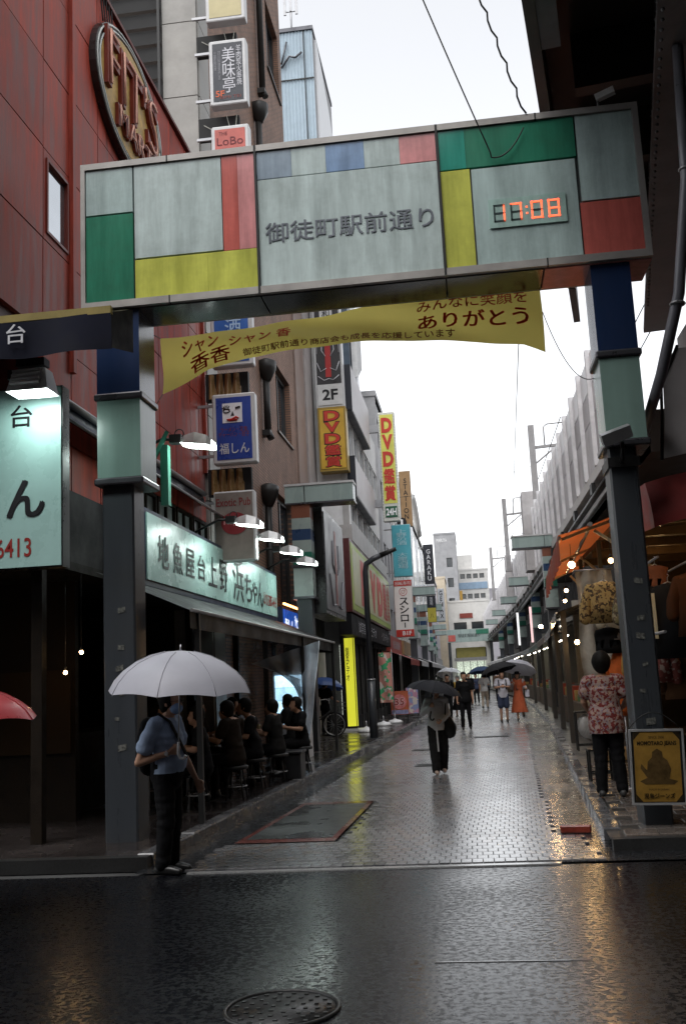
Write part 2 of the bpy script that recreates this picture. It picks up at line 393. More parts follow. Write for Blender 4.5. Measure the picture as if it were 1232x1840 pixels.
pav_far = brickmat('wet_brick_far', (.14,.138,.145), (.17,.16,.16), (.03,.03,.03), .094, .165, .2, 'z', .04, (.2,.32))
struct('lane_paving', strip(BL, BR, .012, 42.0, 130), pav_far)
# left and right pavements with kerbs
tile_l = brickmat('wet_pavement_brick', (.03,.025,.024), (.045,.036,.034), (.012,.012,.012), .2, .1, .2, 'z', .35, (.1,.28))
tile_r = wet('wet_pavement_tile', (.11,.095,.085), .12, .34, .3, 90, 1.2, .3)
struct('pavement_left', strip(lambda y: -9.0, lambda y: LK(y)-.02, .1, 9.3, 130), tile_l)
struct('pavement_right', strip(lambda y: RK(y)+.02, lambda y: 9.0, .09, 9.5, 130), M('pavement_bed', (.035,.033,.03), .35))
kerb_m = wet('wet_kerb', (.09,.09,.094), .12, .36, .35, 70, 1.5, .25)
def kerb(name, K, sgn, y0, y1):
    root = MB().quad((K(y0)-.02,y0,.002),(K(y0)+.02,y0,.002),(K(y0)+.02,y0+.1,.002),(K(y0)-.02,y0+.1,.002)).build(name, kerb_m); root['kind'] = 'structure'
    y = y0
    while y < y1:
        e = y + .6; g = .006
        a = [(K(y+g),y+g),(K(y+g)+sgn*.16,y+g),(K(e-g)+sgn*.16,e-g),(K(e-g),e-g)]
        if sgn < 0: a = [a[1],a[0],a[3],a[2]]
        h = .115 + random.uniform(-.003,.003)
        cx = sum(p[0] for p in a)/4; cy = sum(p[1] for p in a)/4
        ins = lambda p, k: (cx+(p[0]-cx)*k, cy+(p[1]-cy)*(1-(1-k)*.3))
        MB().rings([[(p[0],p[1],-.02) for p in a],[(p[0],p[1],h-.015) for p in a],[(*ins(p,.88),h) for p in a]], cap0=False).build('kerb_stone', kerb_m, root)
        y = e
struct('pavement_edge', MB().box(-30,-3.06,9.16,9.3,-.02,.105), wet('wet_dark_kerb', (.02,.02,.02), .3, .5, .3, 60, 1.5, .3, .3)); struct('pavement_edge_right', MB().box(1.12,30,9.38,9.5,-.02,.105), wet('wet_dark_kerb2', (.03,.03,.03), .3, .5, .3, 60, 1.5, .3, .3))
kerb('kerb_left', LK, -1, 9.31, 62); kerb('kerb_right', RK, 1, 10.0, 62)
# brick lane: nearest bricks are objects, the rest one piece
pav_ms = [wet('wet_paver_%s' % n, c, .2, .34, .02, 40, .9, .3, .5, .9) for n, c in (('grey', (.15,.15,.157)), ('brown', (.16,.14,.13)), ('dark', (.07,.071,.077)))]
base = MB().quad((-2.6,8.95,.003),(1.5,8.95,.003),(1.5,9.0,.003),(-2.6,9.0,.003)).build('brick_lane', lane_m); base['kind'] = 'structure'
BW, BH = .094, .165
def bshape(w, h): 
    mb = MB(); b = .002
    mb.rings([[(-w/2,-h/2,0),(w/2,-h/2,0),(w/2,h/2,0),(-w/2,h/2,0)],[(-w/2,-h/2,.012),(w/2,-h/2,.012),(w/2,h/2,.012),(-w/2,h/2,.012)],[(-w/2+b,-h/2+b,.016),(w/2-b,-h/2+b,.016),(w/2-b,h/2-b,.016),(-w/2+b,h/2-b,.016)]], cap0=False)
    return mb
bm_meshes = []
for m in pav_ms:
    me = bshape(BW-.005, BH-.005).mesh('paving_brick'); me.materials.append(m); bm_meshes.append(me)
far = MB(); nb = 0; row = 0; y = 8.98
patch = [(-2.54,10.36),(-1.5,10.36),(-1.42,13.6),(-2.36,13.6)]
def in_patch(x, y): return 10.3 < y < 13.66 and -2.62+.05*(y-10.3) < x < -1.44+.03*(y-10.3)
while y < 42:
    yc = y + BH/2; x0, x1 = (BL(yc), BR(yc)) if yc > 10.35 else (-2.66, 1.02 if yc < 9.6 else .98)
    n = int((x1-x0)/BW); sh = (row % 2)*BW*.5
    for i in range(n):
        xc = x0 + BW*(i+.5) + sh
        if xc > x1 - .03 or in_patch(xc, yc): continue
        dz = random.uniform(-.001,.001); tl = random.uniform(-.0012,.0012)
        q_ = noise.noise(Vector((xc*1.1, yc*.45, 3)))+random.uniform(-.35,.35); k = 2 if q_ > .32 else 1 if q_ < -.3 else 0
        if nb < 300:
            o = bpy.data.objects.new('paving_brick', bm_meshes[k]); C.objects.link(o); o.location = (xc, yc, dz); o.rotation_euler = (tl*3, tl*4, tl*2); o.parent = base; nb += 1
        else:
            q = bshape(BW-.005, BH-.005); kk = len(far.v); far.mi = k
            far.v += [(a+xc, b+yc, c+dz+a*tl*6+b*tl*3) for a, b, c in q.v]
            for f in q.f: far.face(tuple(kk+i for i in f))
    y += BH; row += 1
fo = far.build('paving_bricks', pav_ms, base); fo['kind'] = 'stuff'
# dark service cover with a red-brown brick frame
rp = MB(); p4 = [Vector((x, y, .0168)) for x, y in patch]; c4 = sum(p4, Vector())/4
struct('service_patch', MB().quad(*[c4+(p-c4)*.87+Vector((0,0,.001)) for p in p4]), wet('patch_asphalt', (.012,.012,.013), .2, .42, .5, 120, 1))
for a in range(4): 
    p, q = p4[a], p4[(a+1) % 4]; rp.quad(p, q, c4+(q-c4)*.87, c4+(p-c4)*.87)
struct('service_patch_border', rp, wet('wet_red_border', (.11,.04,.035), .14, .34, .3, 60, 1.5))
for i, (xx, yy, ww, ll) in enumerate(((-.95,18.6,.42,.42),(.35,26.2,.9,.3),(-1.2,22.5,.5,.3))):
    t = thing('drain_cover', ['square iron access cover in the brick lane near the woman with the dark umbrella','long steel drain grating across the middle of the brick lane','small rectangular iron cover set in the brick lane by the left gutter'][i], 'drain cover', (xx,yy,.02))
    mb = MB(); mb.box(xx-ww/2,xx+ww/2,yy-ll/2,yy-ll/2+.03,.019,.03); mb.box(xx-ww/2,xx+ww/2,yy+ll/2-.03,yy+ll/2,.019,.03); mb.box(xx-ww/2,xx-ww/2+.03,yy-ll/2+.03,yy+ll/2-.03,.019,.03); mb.box(xx+ww/2-.03,xx+ww/2,yy-ll/2+.03,yy+ll/2-.03,.019,.03)
    mb.build('frame', M('cast_iron', (.02,.02,.02), .38, .4, 6, metal=.2, bump=.5, bscale=40), t)
    q = MB(); q.box(xx-ww/2+.032,xx+ww/2-.032,yy-ll/2+.032,yy+ll/2-.032,.012,.024)
    for k in range(6): q.box(xx-ww/2+.05,xx+ww/2-.05,yy-ll/2+.05+k*(ll-.1)/6,yy-ll/2+.05+k*(ll-.1)/6+.02,.024,.029)
    q.build('lid', M('cast_iron'), t)
# right pavement tiles
tmesh = []
for c in ((.13,.11,.095),(.1,.088,.08),(.15,.12,.1)):
    m = wet('wet_tile_%d' % len(tmesh), c, .1, .3, .3, 80, 1.4, .25); mb = MB(); w_ = .292; b = .006
    mb.rings([[(-w_/2,-w_/2,0),(w_/2,-w_/2,0),(w_/2,w_/2,0),(-w_/2,w_/2,0)],[(-w_/2,-w_/2,.014),(w_/2,-w_/2,.014),(w_/2,w_/2,.014),(-w_/2,w_/2,.014)],[(-w_/2+b,-w_/2+b,.02),(w_/2-b,-w_/2+b,.02),(w_/2-b,w_/2-b,.02),(-w_/2+b,w_/2-b,.02)]], cap0=False)
    me = mb.mesh('paving_tile'); me.materials.append(m); tmesh.append(me)
tr = MB().quad((1.4,9.55,.092),(3,9.55,.092),(3,9.6,.092),(1.4,9.6,.092)).build('pavement_tiles', tile_r); tr['kind'] = 'structure'
for j in range(24):
    yc = 9.75 + j*.3; xs = (RK(yc)+.33) if yc > 10 else 1.42
    for i in range(6):
        o = bpy.data.objects.new('paving_tile', random.choice(tmesh)); C.objects.link(o)
        o.location = (xs + i*.3 + (.15 if j % 2 else 0), yc, .09 + random.uniform(-.002,.002)); o.rotation_euler = (random.uniform(-.008,.008), random.uniform(-.008,.008), -.049); o.parent = tr
# foreground manhole, fallen red block, asphalt joint
t = thing('manhole_cover', 'round wet iron manhole cover in the dark asphalt of the crossing', 'manhole cover', (-1.06,5.22,0))
mb = MB().torus((-1.06,5.22,.004),.285,.012,n=40); mb.build('rim', M('cast_iron'), t)
mb = MB().lathe((-1.06,5.22,0),[(.27,0),(.27,.006),(.0,.007)],32,cap=False)
for r_ in (.06,.12,.18,.24):
    for k in range(int(r_*90)): a = 2*math.pi*k/int(r_*90); mb.box(-1.06+r_*math.cos(a)-.011,-1.06+r_*math.cos(a)+.011,5.22+r_*math.sin(a)-.011,5.22+r_*math.sin(a)+.009,.005,.011)
mb.build('lid', M('cast_iron'), t)
t = thing('drain_block', 'dull red concrete block lying in the gutter at the mouth of the lane', 'block', (.9,10.5,0))
mb = MB(); q = Matrix.Rotation(R(-8), 4, 'Z'); k = MB().bev(-.15,.15,-.05,.05,0,.075,.012); k.v = [tuple(q @ Vector(v) + Vector((.9,10.48,.004))) for v in k.v]; k.build('block_body', M('wet_red_block', (.2,.035,.022), .22, .3, 8, bump=.4), t)
struct('asphalt_joint', MB().box(-.33,.55,6.0,6.012,-.01,.004), wet('joint_tar', (.2,.2,.2), .05, .12, .1))

# ------------------------------------------------------------------ street gateway over the mouth of the lane
steel = M('gateway_steel', (.36,.34,.32), .4, .15, 3, metal=.35, bump=.05)
post_m = M('post_paint', (.04,.045,.052), .32, .22, 2, streak=True, bump=.08, bscale=30, dirt=.25)
darkj = M('dark_joint', (.02,.02,.02), .5)
def pane(n, c, r=.16): return M('panel_' + n, tuple(min(.7, x*1.5) for x in c), r, .26, 6, streak=True, spec=.5, dirt=.3)
PAL = dict(pale=pane('pale', (.34,.4,.39)), grey=pane('grey', (.27,.34,.33)), green=pane('green', (.022,.13,.08)), yellow=pane('yellow', (.38,.39,.075)), red=pane('red', (.36,.085,.07)),
           pink=pane('pink', (.52,.2,.2)), blue=pane('blue', (.16,.24,.37)), slate=pane('slate', (.2,.25,.3)), navy=pane('navy', (.018,.05,.14)), teal=pane('teal', (.02,.2,.15)))
gw = thing('street_gateway', 'overhead street gateway of coloured panels with red digital clock, on two posts', 'gateway', (-.95,10.2,0))
Y0, Y1 = 10.0, 10.62
X0, XA, XB, X1 = -3.98, -1.985, .005, 2.12
ZT, ZB = 7.46, 5.74
beam = box('beam', M('beam_core', (.12,.12,.12), .5), gw, X0+.05, X1-.05, Y0+.03, Y1-.03, ZB+.03, ZT-.03)
fr = MB(); fr.box(X0,X1,Y0-.035,Y0+.03,ZT-.07,ZT); fr.box(X0,X1,Y0-.035,Y0+.03,ZB,ZB+.08); fr.box(X0,X0+.05,Y0-.034,Y0+.03,ZB+.08,ZT-.07); fr.box(X1-.06,X1,Y0-.034,Y0+.03,ZB+.08,ZT-.07)
fr.box(X0,X1,Y1-.03,Y1+.03,ZT-.07,ZT); fr.box(X0,X1,Y1-.03,Y1+.03,ZB,ZB+.08); fr.box(X0-.002,X0+.05,Y0+.031,Y1-.031,ZT-.07,ZT); fr.box(X1-.06,X1+.002,Y0+.031,Y1-.031,ZT-.07,ZT); fr.box(X1-.06,X1+.002,Y0+.031,Y1-.031,ZB,ZB+.08)
fr.build('frame', steel, beam)
for a in (XA, XB): box('joint', darkj, beam, a-.012, a+.012, Y0-.04, Y0+.02, ZB+.002, ZT-.002)
for a in (-2.98, 1.06):
    box('joint', darkj, beam, a-.008, a+.008, Y0-.037, Y0+.02, ZT-.072, ZT+.002); box('joint', darkj, beam, a-.008, a+.008, Y0-.037, Y0+.02, ZB-.002, ZB+.082)
und = M('underside_metal', (.1,.1,.1), .18, .3, 1.2, metal=.9)
for i, (a, b) in enumerate(((X0,-1.99),(-1.98,0),(.01,1.02),(1.03,X1))): box('soffit_panel', und if i < 3 else PAL['pink'], beam, a+.004, b-.004, Y0+.035, Y1-.035, ZB-.012, ZB+.03)
pans = [(-3.925,-3.385,6.85,7.385,'grey'),(-3.925,-3.385,5.825,6.83,'green'),(-3.365,-2.375,6.29,7.385,'pale'),(-2.365,-2.19,6.275,7.385,'red'),(-2.188,-2.0,6.275,7.385,'pink'),(-3.365,-2.55,5.825,6.27,'yellow'),(-2.548,-2.0,5.825,6.27,'yellow'),
        (-1.97,-1.585,7.06,7.385,'slate'),(-1.583,-1.205,7.06,7.385,'pale'),(-1.203,-.785,7.06,7.385,'blue'),(-.783,-.4,7.06,7.385,'pale'),(-.398,-.01,7.06,7.385,'pink'),(-1.97,-.01,5.825,7.05,'pale'),
        (.022,.3,6.93,7.385,'teal'),(.302,1.45,6.93,7.385,'green'),(.022,.33,5.825,6.915,'yellow'),(.348,1.43,5.825,6.905,'grey'),(1.468,2.055,6.42,7.385,'grey'),(1.446,2.055,5.825,6.4,'red')]
for a, b, c, d, k in pans: box('panel', PAL[k], beam, a, b, Y0-.012, Y0+.035, c, d)
tx('御徒町駅前通り', M('sign_grey_ink', (.15,.165,.19), .4), beam, (-.99,Y0-.017,6.42), (1,0,.0), ZU, 1.82, .235, .012)
cb = box('clock_board', pane('clock', (.24,.34,.31)), beam, .5, 1.3, Y0-.03, Y0-.013, 6.21, 6.53)
led = M('led_red', (.9,.06,.03), .4, 0, emit=.8, ecol=(1,.15,.06)); off = M('led_off', (.03,.05,.05), .4)
def seg(d, x, z):
    w_, h_, t_ = .125, .2, .024
    S7 = {'a':(x,x+w_,z+h_-t_,z+h_),'g':(x,x+w_,z+h_/2-t_/2,z+h_/2+t_/2),'d':(x,x+w_,z,z+t_),'f':(x,x+t_,z+h_/2,z+h_),'e':(x,x+t_,z,z+h_/2),'b':(x+w_-t_,x+w_,z+h_/2,z+h_),'c':(x+w_-t_,x+w_,z,z+h_/2)}
    on = {'1':'bc','7':'abc','0':'abcdef','8':'abcdefg'}[d]
    for nm, mm, ks in (('lit_digit', led, [k for k in S7 if k in on]), ('unlit_segments', off, [k for k in S7 if k not in on])):
        mb = MB()
        for k in ks: a, b, c, e = S7[k]; g = .003; mb.box(a+g,b-g,Y0-.034,Y0-.0305,c+g,e-g)
        if ks: mb.build(nm, mm, cb)
for d, x in (('1',.545),('7',.72),('0',.935),('8',1.11)): seg(d, x, 6.27)
MB().box(.883,.903,Y0-.034,Y0-.0305,6.33,6.35).box(.883,.903,Y0-.034,Y0-.0305,6.4,6.42).build('lit_digit', led, cb)
def gpost(root, xa, xb, xl, xr):
    p = MB().bev(xl, xr, 10.1, 10.46, 0, 3.82, .02).build('post', post_m, root)
    for z0, z1, k in ((4.79,5.72,'navy'),(3.86,4.71,'grey')):
        box('cladding', M('clad_' + k, (.015,.03,.08) if k == 'navy' else (.2,.3,.265), .22, .15, 2.5, streak=True, dirt=.15), root, xa, xb, 10.03, 10.56, z0, z1)
    for z in (3.78, 4.715): MB().bev(xa-.03, xb+.03, 10.0, 10.59, z, z+.072, .015).build('trim', M('dark_trim', (.09,.09,.1), .3, metal=.6), root)
    MB().bev(xl-.05, xr+.05, 10.05, 10.51, 0, .05, .01).build('base_plate', post_m, root)
    st = M('sticker', (.11,.11,.1), .6, .8, 40)
    for z, w_, dx in ((1.05,.09,.02),(1.35,.05,-.03),(1.62,.05,.02),(1.85,.08,0),(2.05,.07,.02),(2.45,.08,.03)):
        xc = (xl+xr)/2+dx; MB().obox((xc,10.097,z+random.uniform(-.05,.05)),(1,0,random.uniform(-.3,.3)),(0,0,1),(0,-1,0),-w_/2,w_/2,-w_*.35,w_*.35,0,.003).build('sticker', st, root)
gpost(gw, -3.83, -3.35, -3.81, -3.46); gpost(gw, 1.49, 1.89, 1.5, 1.785)
# camera and cables on the gateway
t = thing('security_camera', 'small white security camera on a stalk above the gateway clock', 'camera', (1.8,10.3,7.46))
MB().tube([(1.78,10.3,7.46),(1.78,10.3,7.72)],.014).build('stalk', M('grey_metal', (.35,.35,.36), .35, metal=.5), t)
MB().obox((1.86,10.26,7.76),(.93,-.3,.2),(-.2,0,.97),(-.3,-.95,0),-.11,.1,-.035,.035,-.035,.035).build('housing', M('white_plastic', (.7,.7,.7), .35), t)
t = thing('floodlight', 'grey floodlight clamped to the blue-grey gateway post under its cladding', 'floodlight', (1.6,9.9,3.6))
MB().obox((1.56,9.86,3.86),(.95,0,.3),(-.25,-.4,.88),(.1,-.9,-.4),-.15,.15,-.06,.06,-.05,.05).build('housing', M('grey_metal'), t)
mb = MB().tube([(1.62,9.9,3.8),(1.62,10.0,3.66),(1.62,10.05,3.62)],.02); mb.box(1.485,1.8,10.06,10.5,3.58,3.68); mb.build('bracket', M('black_metal', (.02,.02,.02), .4), t)

# yellow street banner
ban = [(-3.58,5.93,5.22,11.6),(-2.98,5.91,5.46,11.5),(-2.45,5.89,5.51,11.3),(-1.35,5.87,5.48,11.1),(-.56,5.88,5.43,11.0),(.33,5.95,5.35,11.0),(.82,5.97,5.26,11.0),(1.06,5.98,5.15,11.02)]
def banpt(u, v):
    x = -3.58 + u*(1.06+3.58)
    for a, b in zip(ban, ban[1:]):
        if a[0] <= x <= b[0]+1e-6: break
    f = (x-a[0])/(b[0]-a[0]); f2 = f
    zt = a[1]+(b[1]-a[1])*f2; zb = a[2]+(b[2]-a[2])*f2; yy = a[3]+(b[3]-a[3])*f
    z = zb + (zt-zb)*v
    yy += .05*math.sin(v*5+u*9) + .03*math.sin(u*31)
    return Vector((x, yy, z))
def through(m, c, f):
    tree = m.node_tree; b = tree.nodes['Principled BSDF']; out = tree.nodes['Material Output']; tl_ = tree.nodes.new('ShaderNodeBsdfTranslucent'); tl_.inputs[0].default_value = (*c, 1); ms = tree.nodes.new('ShaderNodeMixShader'); ms.inputs[0].default_value = f
    tree.links.new(b.outputs[0], ms.inputs[1]); tree.links.new(tl_.outputs[0], ms.inputs[2]); tree.links.new(ms.outputs[0], out.inputs[0]); return m
ycloth = through(M('banner_yellow', (.64,.58,.2), .6, .16, 1.5, bump=.25, bscale=9, dirt=.1, spec=.2), (.95,.84,.22), .68)
tb = thing('street_banner', 'sagging yellow cloth banner with red writing hung under the gateway', 'banner', (-1,11,5))
MB().grid(banpt, 60, 10).build('cloth', ycloth, tb)
bred = through(M('banner_red', (.6,.1,.06), .6, .1), (.75,.12,.06), .55); bbrown = through(M('banner_brown', (.34,.09,.05), .6, .1), (.3,.08,.04), .5)
def ontob(u0, u1, v0, v1): return lambda a, b: banpt(u0+(u1-u0)*a, v0+(v1-v0)*b) + Vector((0,-.012,0))
text('みんなに笑顔を', bred, tb, ontob(.695,.965,.66,.9), .01); text('ありがとう', bred, tb, ontob(.695,.965,.3,.6), .025)
text('御徒町駅前通り商店会も成長を応援しています', bbrown, tb, ontob(.235,.785,.07,.27), .012)
text('シャン', bred, tb, ontob(.06,.17,.52,.88), .02); text('香香', bred, tb, ontob(.08,.2,.1,.5), .02); text('シャン 香', bred, tb, ontob(.2,.37,.42,.75), .02)
cord = M('cord', (.04,.04,.04), .6)
def hang(p, q, sag, n=14): p, q = Vector(p), Vector(q); return [p.lerp(q, i/n) - Vector((0,0,sag*4*(i/n)*(1-i/n))) for i in range(n+1)]
e0, e1 = banpt(0,1), banpt(1,.55)
MB().tube([e0, (-3.36,10.5,5.6)], .006, 5).tube([banpt(0,0), (-3.35,10.55,4.75)], .005, 5).build('tie_rope', cord, tb)
MB().tube(hang(e1, (1.5,10.55,4.66), .25), .005, 5).tube([banpt(1,1),(1.4,10.6,5.7)], .005, 5).build('tie_rope', cord, tb)
# overhead wires
def wire(label, pts, r=.008): o = MB().tube(pts, r, 5).build('overhead_wire', M('wire_black', (.015,.015,.015), .5)); tag(o, label, 'wire')
wire('twisted black service cable dropping from above onto the gateway top', [(.1+.0285*i+.018*math.cos(i*2.1), 9.3+.022*i, 10.1-.088*i+.012*math.sin(i*2.1)) for i in range(31)], .011)
wire('thin black cable looping down in front of the green gateway panel', hang((-.55,9.0,10.0),(.56,9.93,7.05),.06)+hang((.54,9.93,7.0),(.93,9.95,7.3),.12)[1:])
wire('thin catenary feeder wire running between the railway poles', hang((4.0,38,11.2),(3.0,86,12.0),.8,30), .018)
wire('upper contact wire strung above the railway barrier', hang((5.0,20,10.6),(3.4,90,11.6),.5,30), .014)
wire('lower contact wire strung above the railway barrier', hang((5.0,20,9.8),(3.6,90,10.6),.5,30), .014)
wire('thin wire crossing the lane high up from roof to railway', hang((-3.2,44,9.6),(3.2,44,10.6),.25,20), .01)
wire('thin wire running from the gateway down the lane to a railway pole', hang((1.0,10.7,7.4),(2.95,66,8.0),-.3,30), .009)

# ------------------------------------------------------------------ red panelled building on the corner
redp = [M('red_panel_%d' % i, c, .5, .55, 7, streak=True, bump=.06, bscale=14, dirt=.3, spec=.22) for i, c in enumerate(((.33,.05,.03),(.3,.044,.027),(.36,.056,.034)))]
redd = M('red_seam', (.1,.016,.012), .5)
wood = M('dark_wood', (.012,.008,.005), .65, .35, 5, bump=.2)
glass_d = M('dark_glass', (.02,.025,.03), .06, .2, spec=.7)
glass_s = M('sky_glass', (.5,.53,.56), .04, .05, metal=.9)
rb = thing('red_building', 'corner building clad in dull red metal panels with one small window', 'building', (-6.6,13,0))
mb = MB(); mb.box(-11,-4.66,9.2,17.4,5.45,11.4); mb.box(-11,-4.662,9.95,17.398,3.9,5.45); mb.build('wall', redd, rb)
vs_ = [9.2,10.38,11.2,12.15,13.1,13.78,14.72,15.58,16.5,17.05,17.4]; zs_ = [3.95,4.55,5.7,6.85,8.0,9.15,10.3,11.4]
for i in range(len(vs_)-1):
    for j in range(len(zs_)-1):
        a, b, c, d = vs_[i]+.012, vs_[i+1]-.012, zs_[j]+.008, zs_[j+1]-.008
        if b < 10.4 and d < 5.8: continue
        if i == 1 and j == 3:   # the panel with the window
            mb = MB(); wall(mb, PL(-4.6), a, b, c, d, [(10.46,11.1,6.95,7.9)], .06); mb.build('panel', redp[0], rb)
            window(rb, PL(-4.6), 10.46, 11.1, 6.95, 7.9, M('red_frame', (.16,.03,.02), .4), glass_s, d=.03, fw=.035); continue
        box('panel', random.choice(redp), rb, -4.66, -4.6+random.uniform(-.004,.004), a, b, c, d)
for yy in (11.2, 17.4): box('pilaster', redp[0], rb, -4.66, -4.545, yy-.05, yy+.05, 5.46, 11.41)
box('roof_coping', redd, rb, -4.75, -4.54, 9.19, 17.46, 11.412, 11.47)
for k in range(9): MB().ball((-4.66,9.6+k*.9,11.55),.045,8,6).tube([(-4.66,9.6+k*.9,11.46),(-4.66,9.6+k*.9,11.54)],.02,6).build('roof_knob', M('white_plastic', (.7,.7,.7), .35), rb)  # small white knobs along the roof edge, not lamps
# oval neon sign
ov = thing('oval_neon_sign', 'oval black and gold neon shop sign on the red panelled wall', 'sign', (-4.5,13.8,10.25))
oc = Vector((-4.42,13.3,10.25)); A, B = 1.46, 1.0
def oval(x0, x1, ka, kb, n=44): 
    ring = lambda x, k1, k2: [(x, oc.y+A*k1*math.cos(2*math.pi*i/n), oc.z+B*k2*math.sin(2*math.pi*i/n)) for i in range(n)]
    return MB().rings([ring(x0,ka,kb), ring(x1,ka,kb)], sm=False)
oval(-4.6,-4.5,1,1).build('case', M('sign_black', (.012,.012,.012), .3), ov)
gold = M('sign_gold', (.42,.27,.08), .5, .6, 4)
oval(-4.5,-4.49,.88,.86).build('face', gold, ov)
for k in (.97, .91): MB().tube([(-4.49, oc.y+A*k*math.cos(2*math.pi*i/40), oc.z+B*k*math.sin(2*math.pi*i/40)) for i in range(41)], .014, 6).build('rim_tube', M('rim_pale', (.55,.58,.55), .3), ov)
nred = M('letter_red', (.16,.022,.01), .4, .2); nout = M('neon_pale', (.7,.36,.26), .35)
channel_letters("FIT'S", nred, nout, ov, (-4.49,13.25,10.4), YR, ZU, 2.25, .95, .06, .02, .013)
channel_letters('MART', nred, nout, ov, (-4.49,13.3,9.72), YR, ZU, 1.5, .34, .05, .02, .011)
mb = MB(); 
for k in range(5): mb.tube(hang((-4.56,12.1+k*.12,11.9),(-4.56,12.3+k*.1,11.0),.06,6), .012, 5)
mb.build('power_cable', cord, ov)

# ------------------------------------------------------------------ izakaya under the red building
iz = thing('izakaya', 'open-fronted dark izakaya with wooden beams under the red building', 'shop', (-6,15,.1))
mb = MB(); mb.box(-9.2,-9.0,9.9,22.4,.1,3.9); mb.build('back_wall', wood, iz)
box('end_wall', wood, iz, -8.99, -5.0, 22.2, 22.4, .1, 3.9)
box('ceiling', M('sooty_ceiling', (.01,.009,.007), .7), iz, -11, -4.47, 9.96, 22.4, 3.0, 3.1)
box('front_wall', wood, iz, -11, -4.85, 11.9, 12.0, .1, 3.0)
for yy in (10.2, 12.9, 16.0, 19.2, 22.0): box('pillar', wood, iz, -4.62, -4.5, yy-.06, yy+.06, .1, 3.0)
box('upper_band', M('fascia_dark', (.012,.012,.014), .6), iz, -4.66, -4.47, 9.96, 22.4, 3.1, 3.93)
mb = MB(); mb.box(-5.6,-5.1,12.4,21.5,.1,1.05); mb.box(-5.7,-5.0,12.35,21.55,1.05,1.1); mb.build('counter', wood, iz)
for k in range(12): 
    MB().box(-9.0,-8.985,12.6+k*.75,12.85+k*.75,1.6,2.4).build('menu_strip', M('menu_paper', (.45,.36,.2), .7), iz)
mb = MB(); mb.box(-6.4,-4.9,11.86,11.9,.9,1.9); mb.build('noren_curtain', M('noren', (.025,.015,.007), .8), iz)
# windows above the shop sign
for k in range(5):
    y0_ = 12.4+k*.98; window(rb, PL(-4.6), y0_, y0_+.9, 3.98, 4.5, wood, M('shop_glass', (.18,.2,.2), .1, .5, 1.5, spec=.7), mull=2, d=-.02, fw=.05)
# roll-down awning along the red wall
aw = thing('roll_awning', 'sagging dark navy vinyl awning along the red wall above the shop sign', 'awning', (-4.4,14,4.7))
navyc = M('navy_vinyl', (.02,.024,.035), .2, .4, 3, bump=.5, bscale=8)
MB().grid(lambda u, v: (-4.55+.4*v-.08*math.sin(v*3.1), 10.0+7.0*u, 4.98-.42*v-.06*math.sin(v*3.1)-.012*math.sin(u*40)*v), 70, 8).build('cloth', navyc, aw)
MB().tube([(-4.52,9.98,5.0),(-4.52,17.02,5.0)], .045, 8).build('roller', M('grey_metal'), aw)
MB().tube([(-4.16,9.98,4.55),(-4.16,17.02,4.55)], .018, 8).build('front_bar', M('grey_metal'), aw)
# corner awning with a character
ca = thing('corner_awning', 'dark navy awning with one white character at the shop corner', 'awning', (-4.8,9.1,5.2))
MB().quad((-8,9.75,5.62),(-3.3,9.6,5.55),(-3.27,8.95,5.27),(-8,8.95,5.34)).build('top_sheet', M('awning_top', (.05,.045,.025), .6), ca)
MB().box(-8,-3.265,8.93,8.99,5.26,5.335).build('front_bar', M('ochre_trim', (.22,.17,.05), .5, .3), ca)
MB().grid(lambda u, v: (-8+4.735*u, 8.93+.03*math.sin(u*33)*v, 5.27-.01*u-.37*v+.012*math.sin(u*21)), 60, 4).build('valance', M('awning_navy', (.006,.007,.016), .65, .3), ca)
MB().grid(lambda u, v: (-3.268, 8.95+.65*u, 5.28+.26*u-(.37+.1*u)*v), 6, 4).build('valance', M('awning_navy'), ca)
tx('台', M('white_ink', (.55,.55,.58), .6), ca, (-4.22,8.895,5.12), XR, ZU, .2, .2, .01)
# big vertical sign board facing the crossing
pale_face = M('pale_sign_face', (.33,.5,.47), .28, .1, 1.5, dirt=.06, spec=.55)
sb = thing('vertical_shop_sign', 'tall pale green sign board with brush lettering beside the gateway post', 'sign', (-4.8,9.7,2.9))
box('case', M('sign_black'), sb, -5.6, -4.09, 9.72, 9.9, 2.9, 4.83); box('face', pale_face, sb, -5.58, -4.1, 9.7, 9.719, 2.915, 4.815)
ink = M('black_ink', (.012,.012,.014), .5); inkr = M('red_ink', (.25,.02,.015), .5)
tx('台', ink, sb, (-4.53,9.695,4.52), XR, ZU, .24, .24, .012); tx('ん', ink, sb, (-4.48,9.695,3.63), XR, ZU, .42, .4, .03); tx('ゃ', ink, sb, (-4.95,9.695,3.7), XR, ZU, .36, .42, .03)
tx('03-5807-6413', inkr, sb, (-4.98,9.695,3.12), XR, ZU, 1.12, .2, .01)
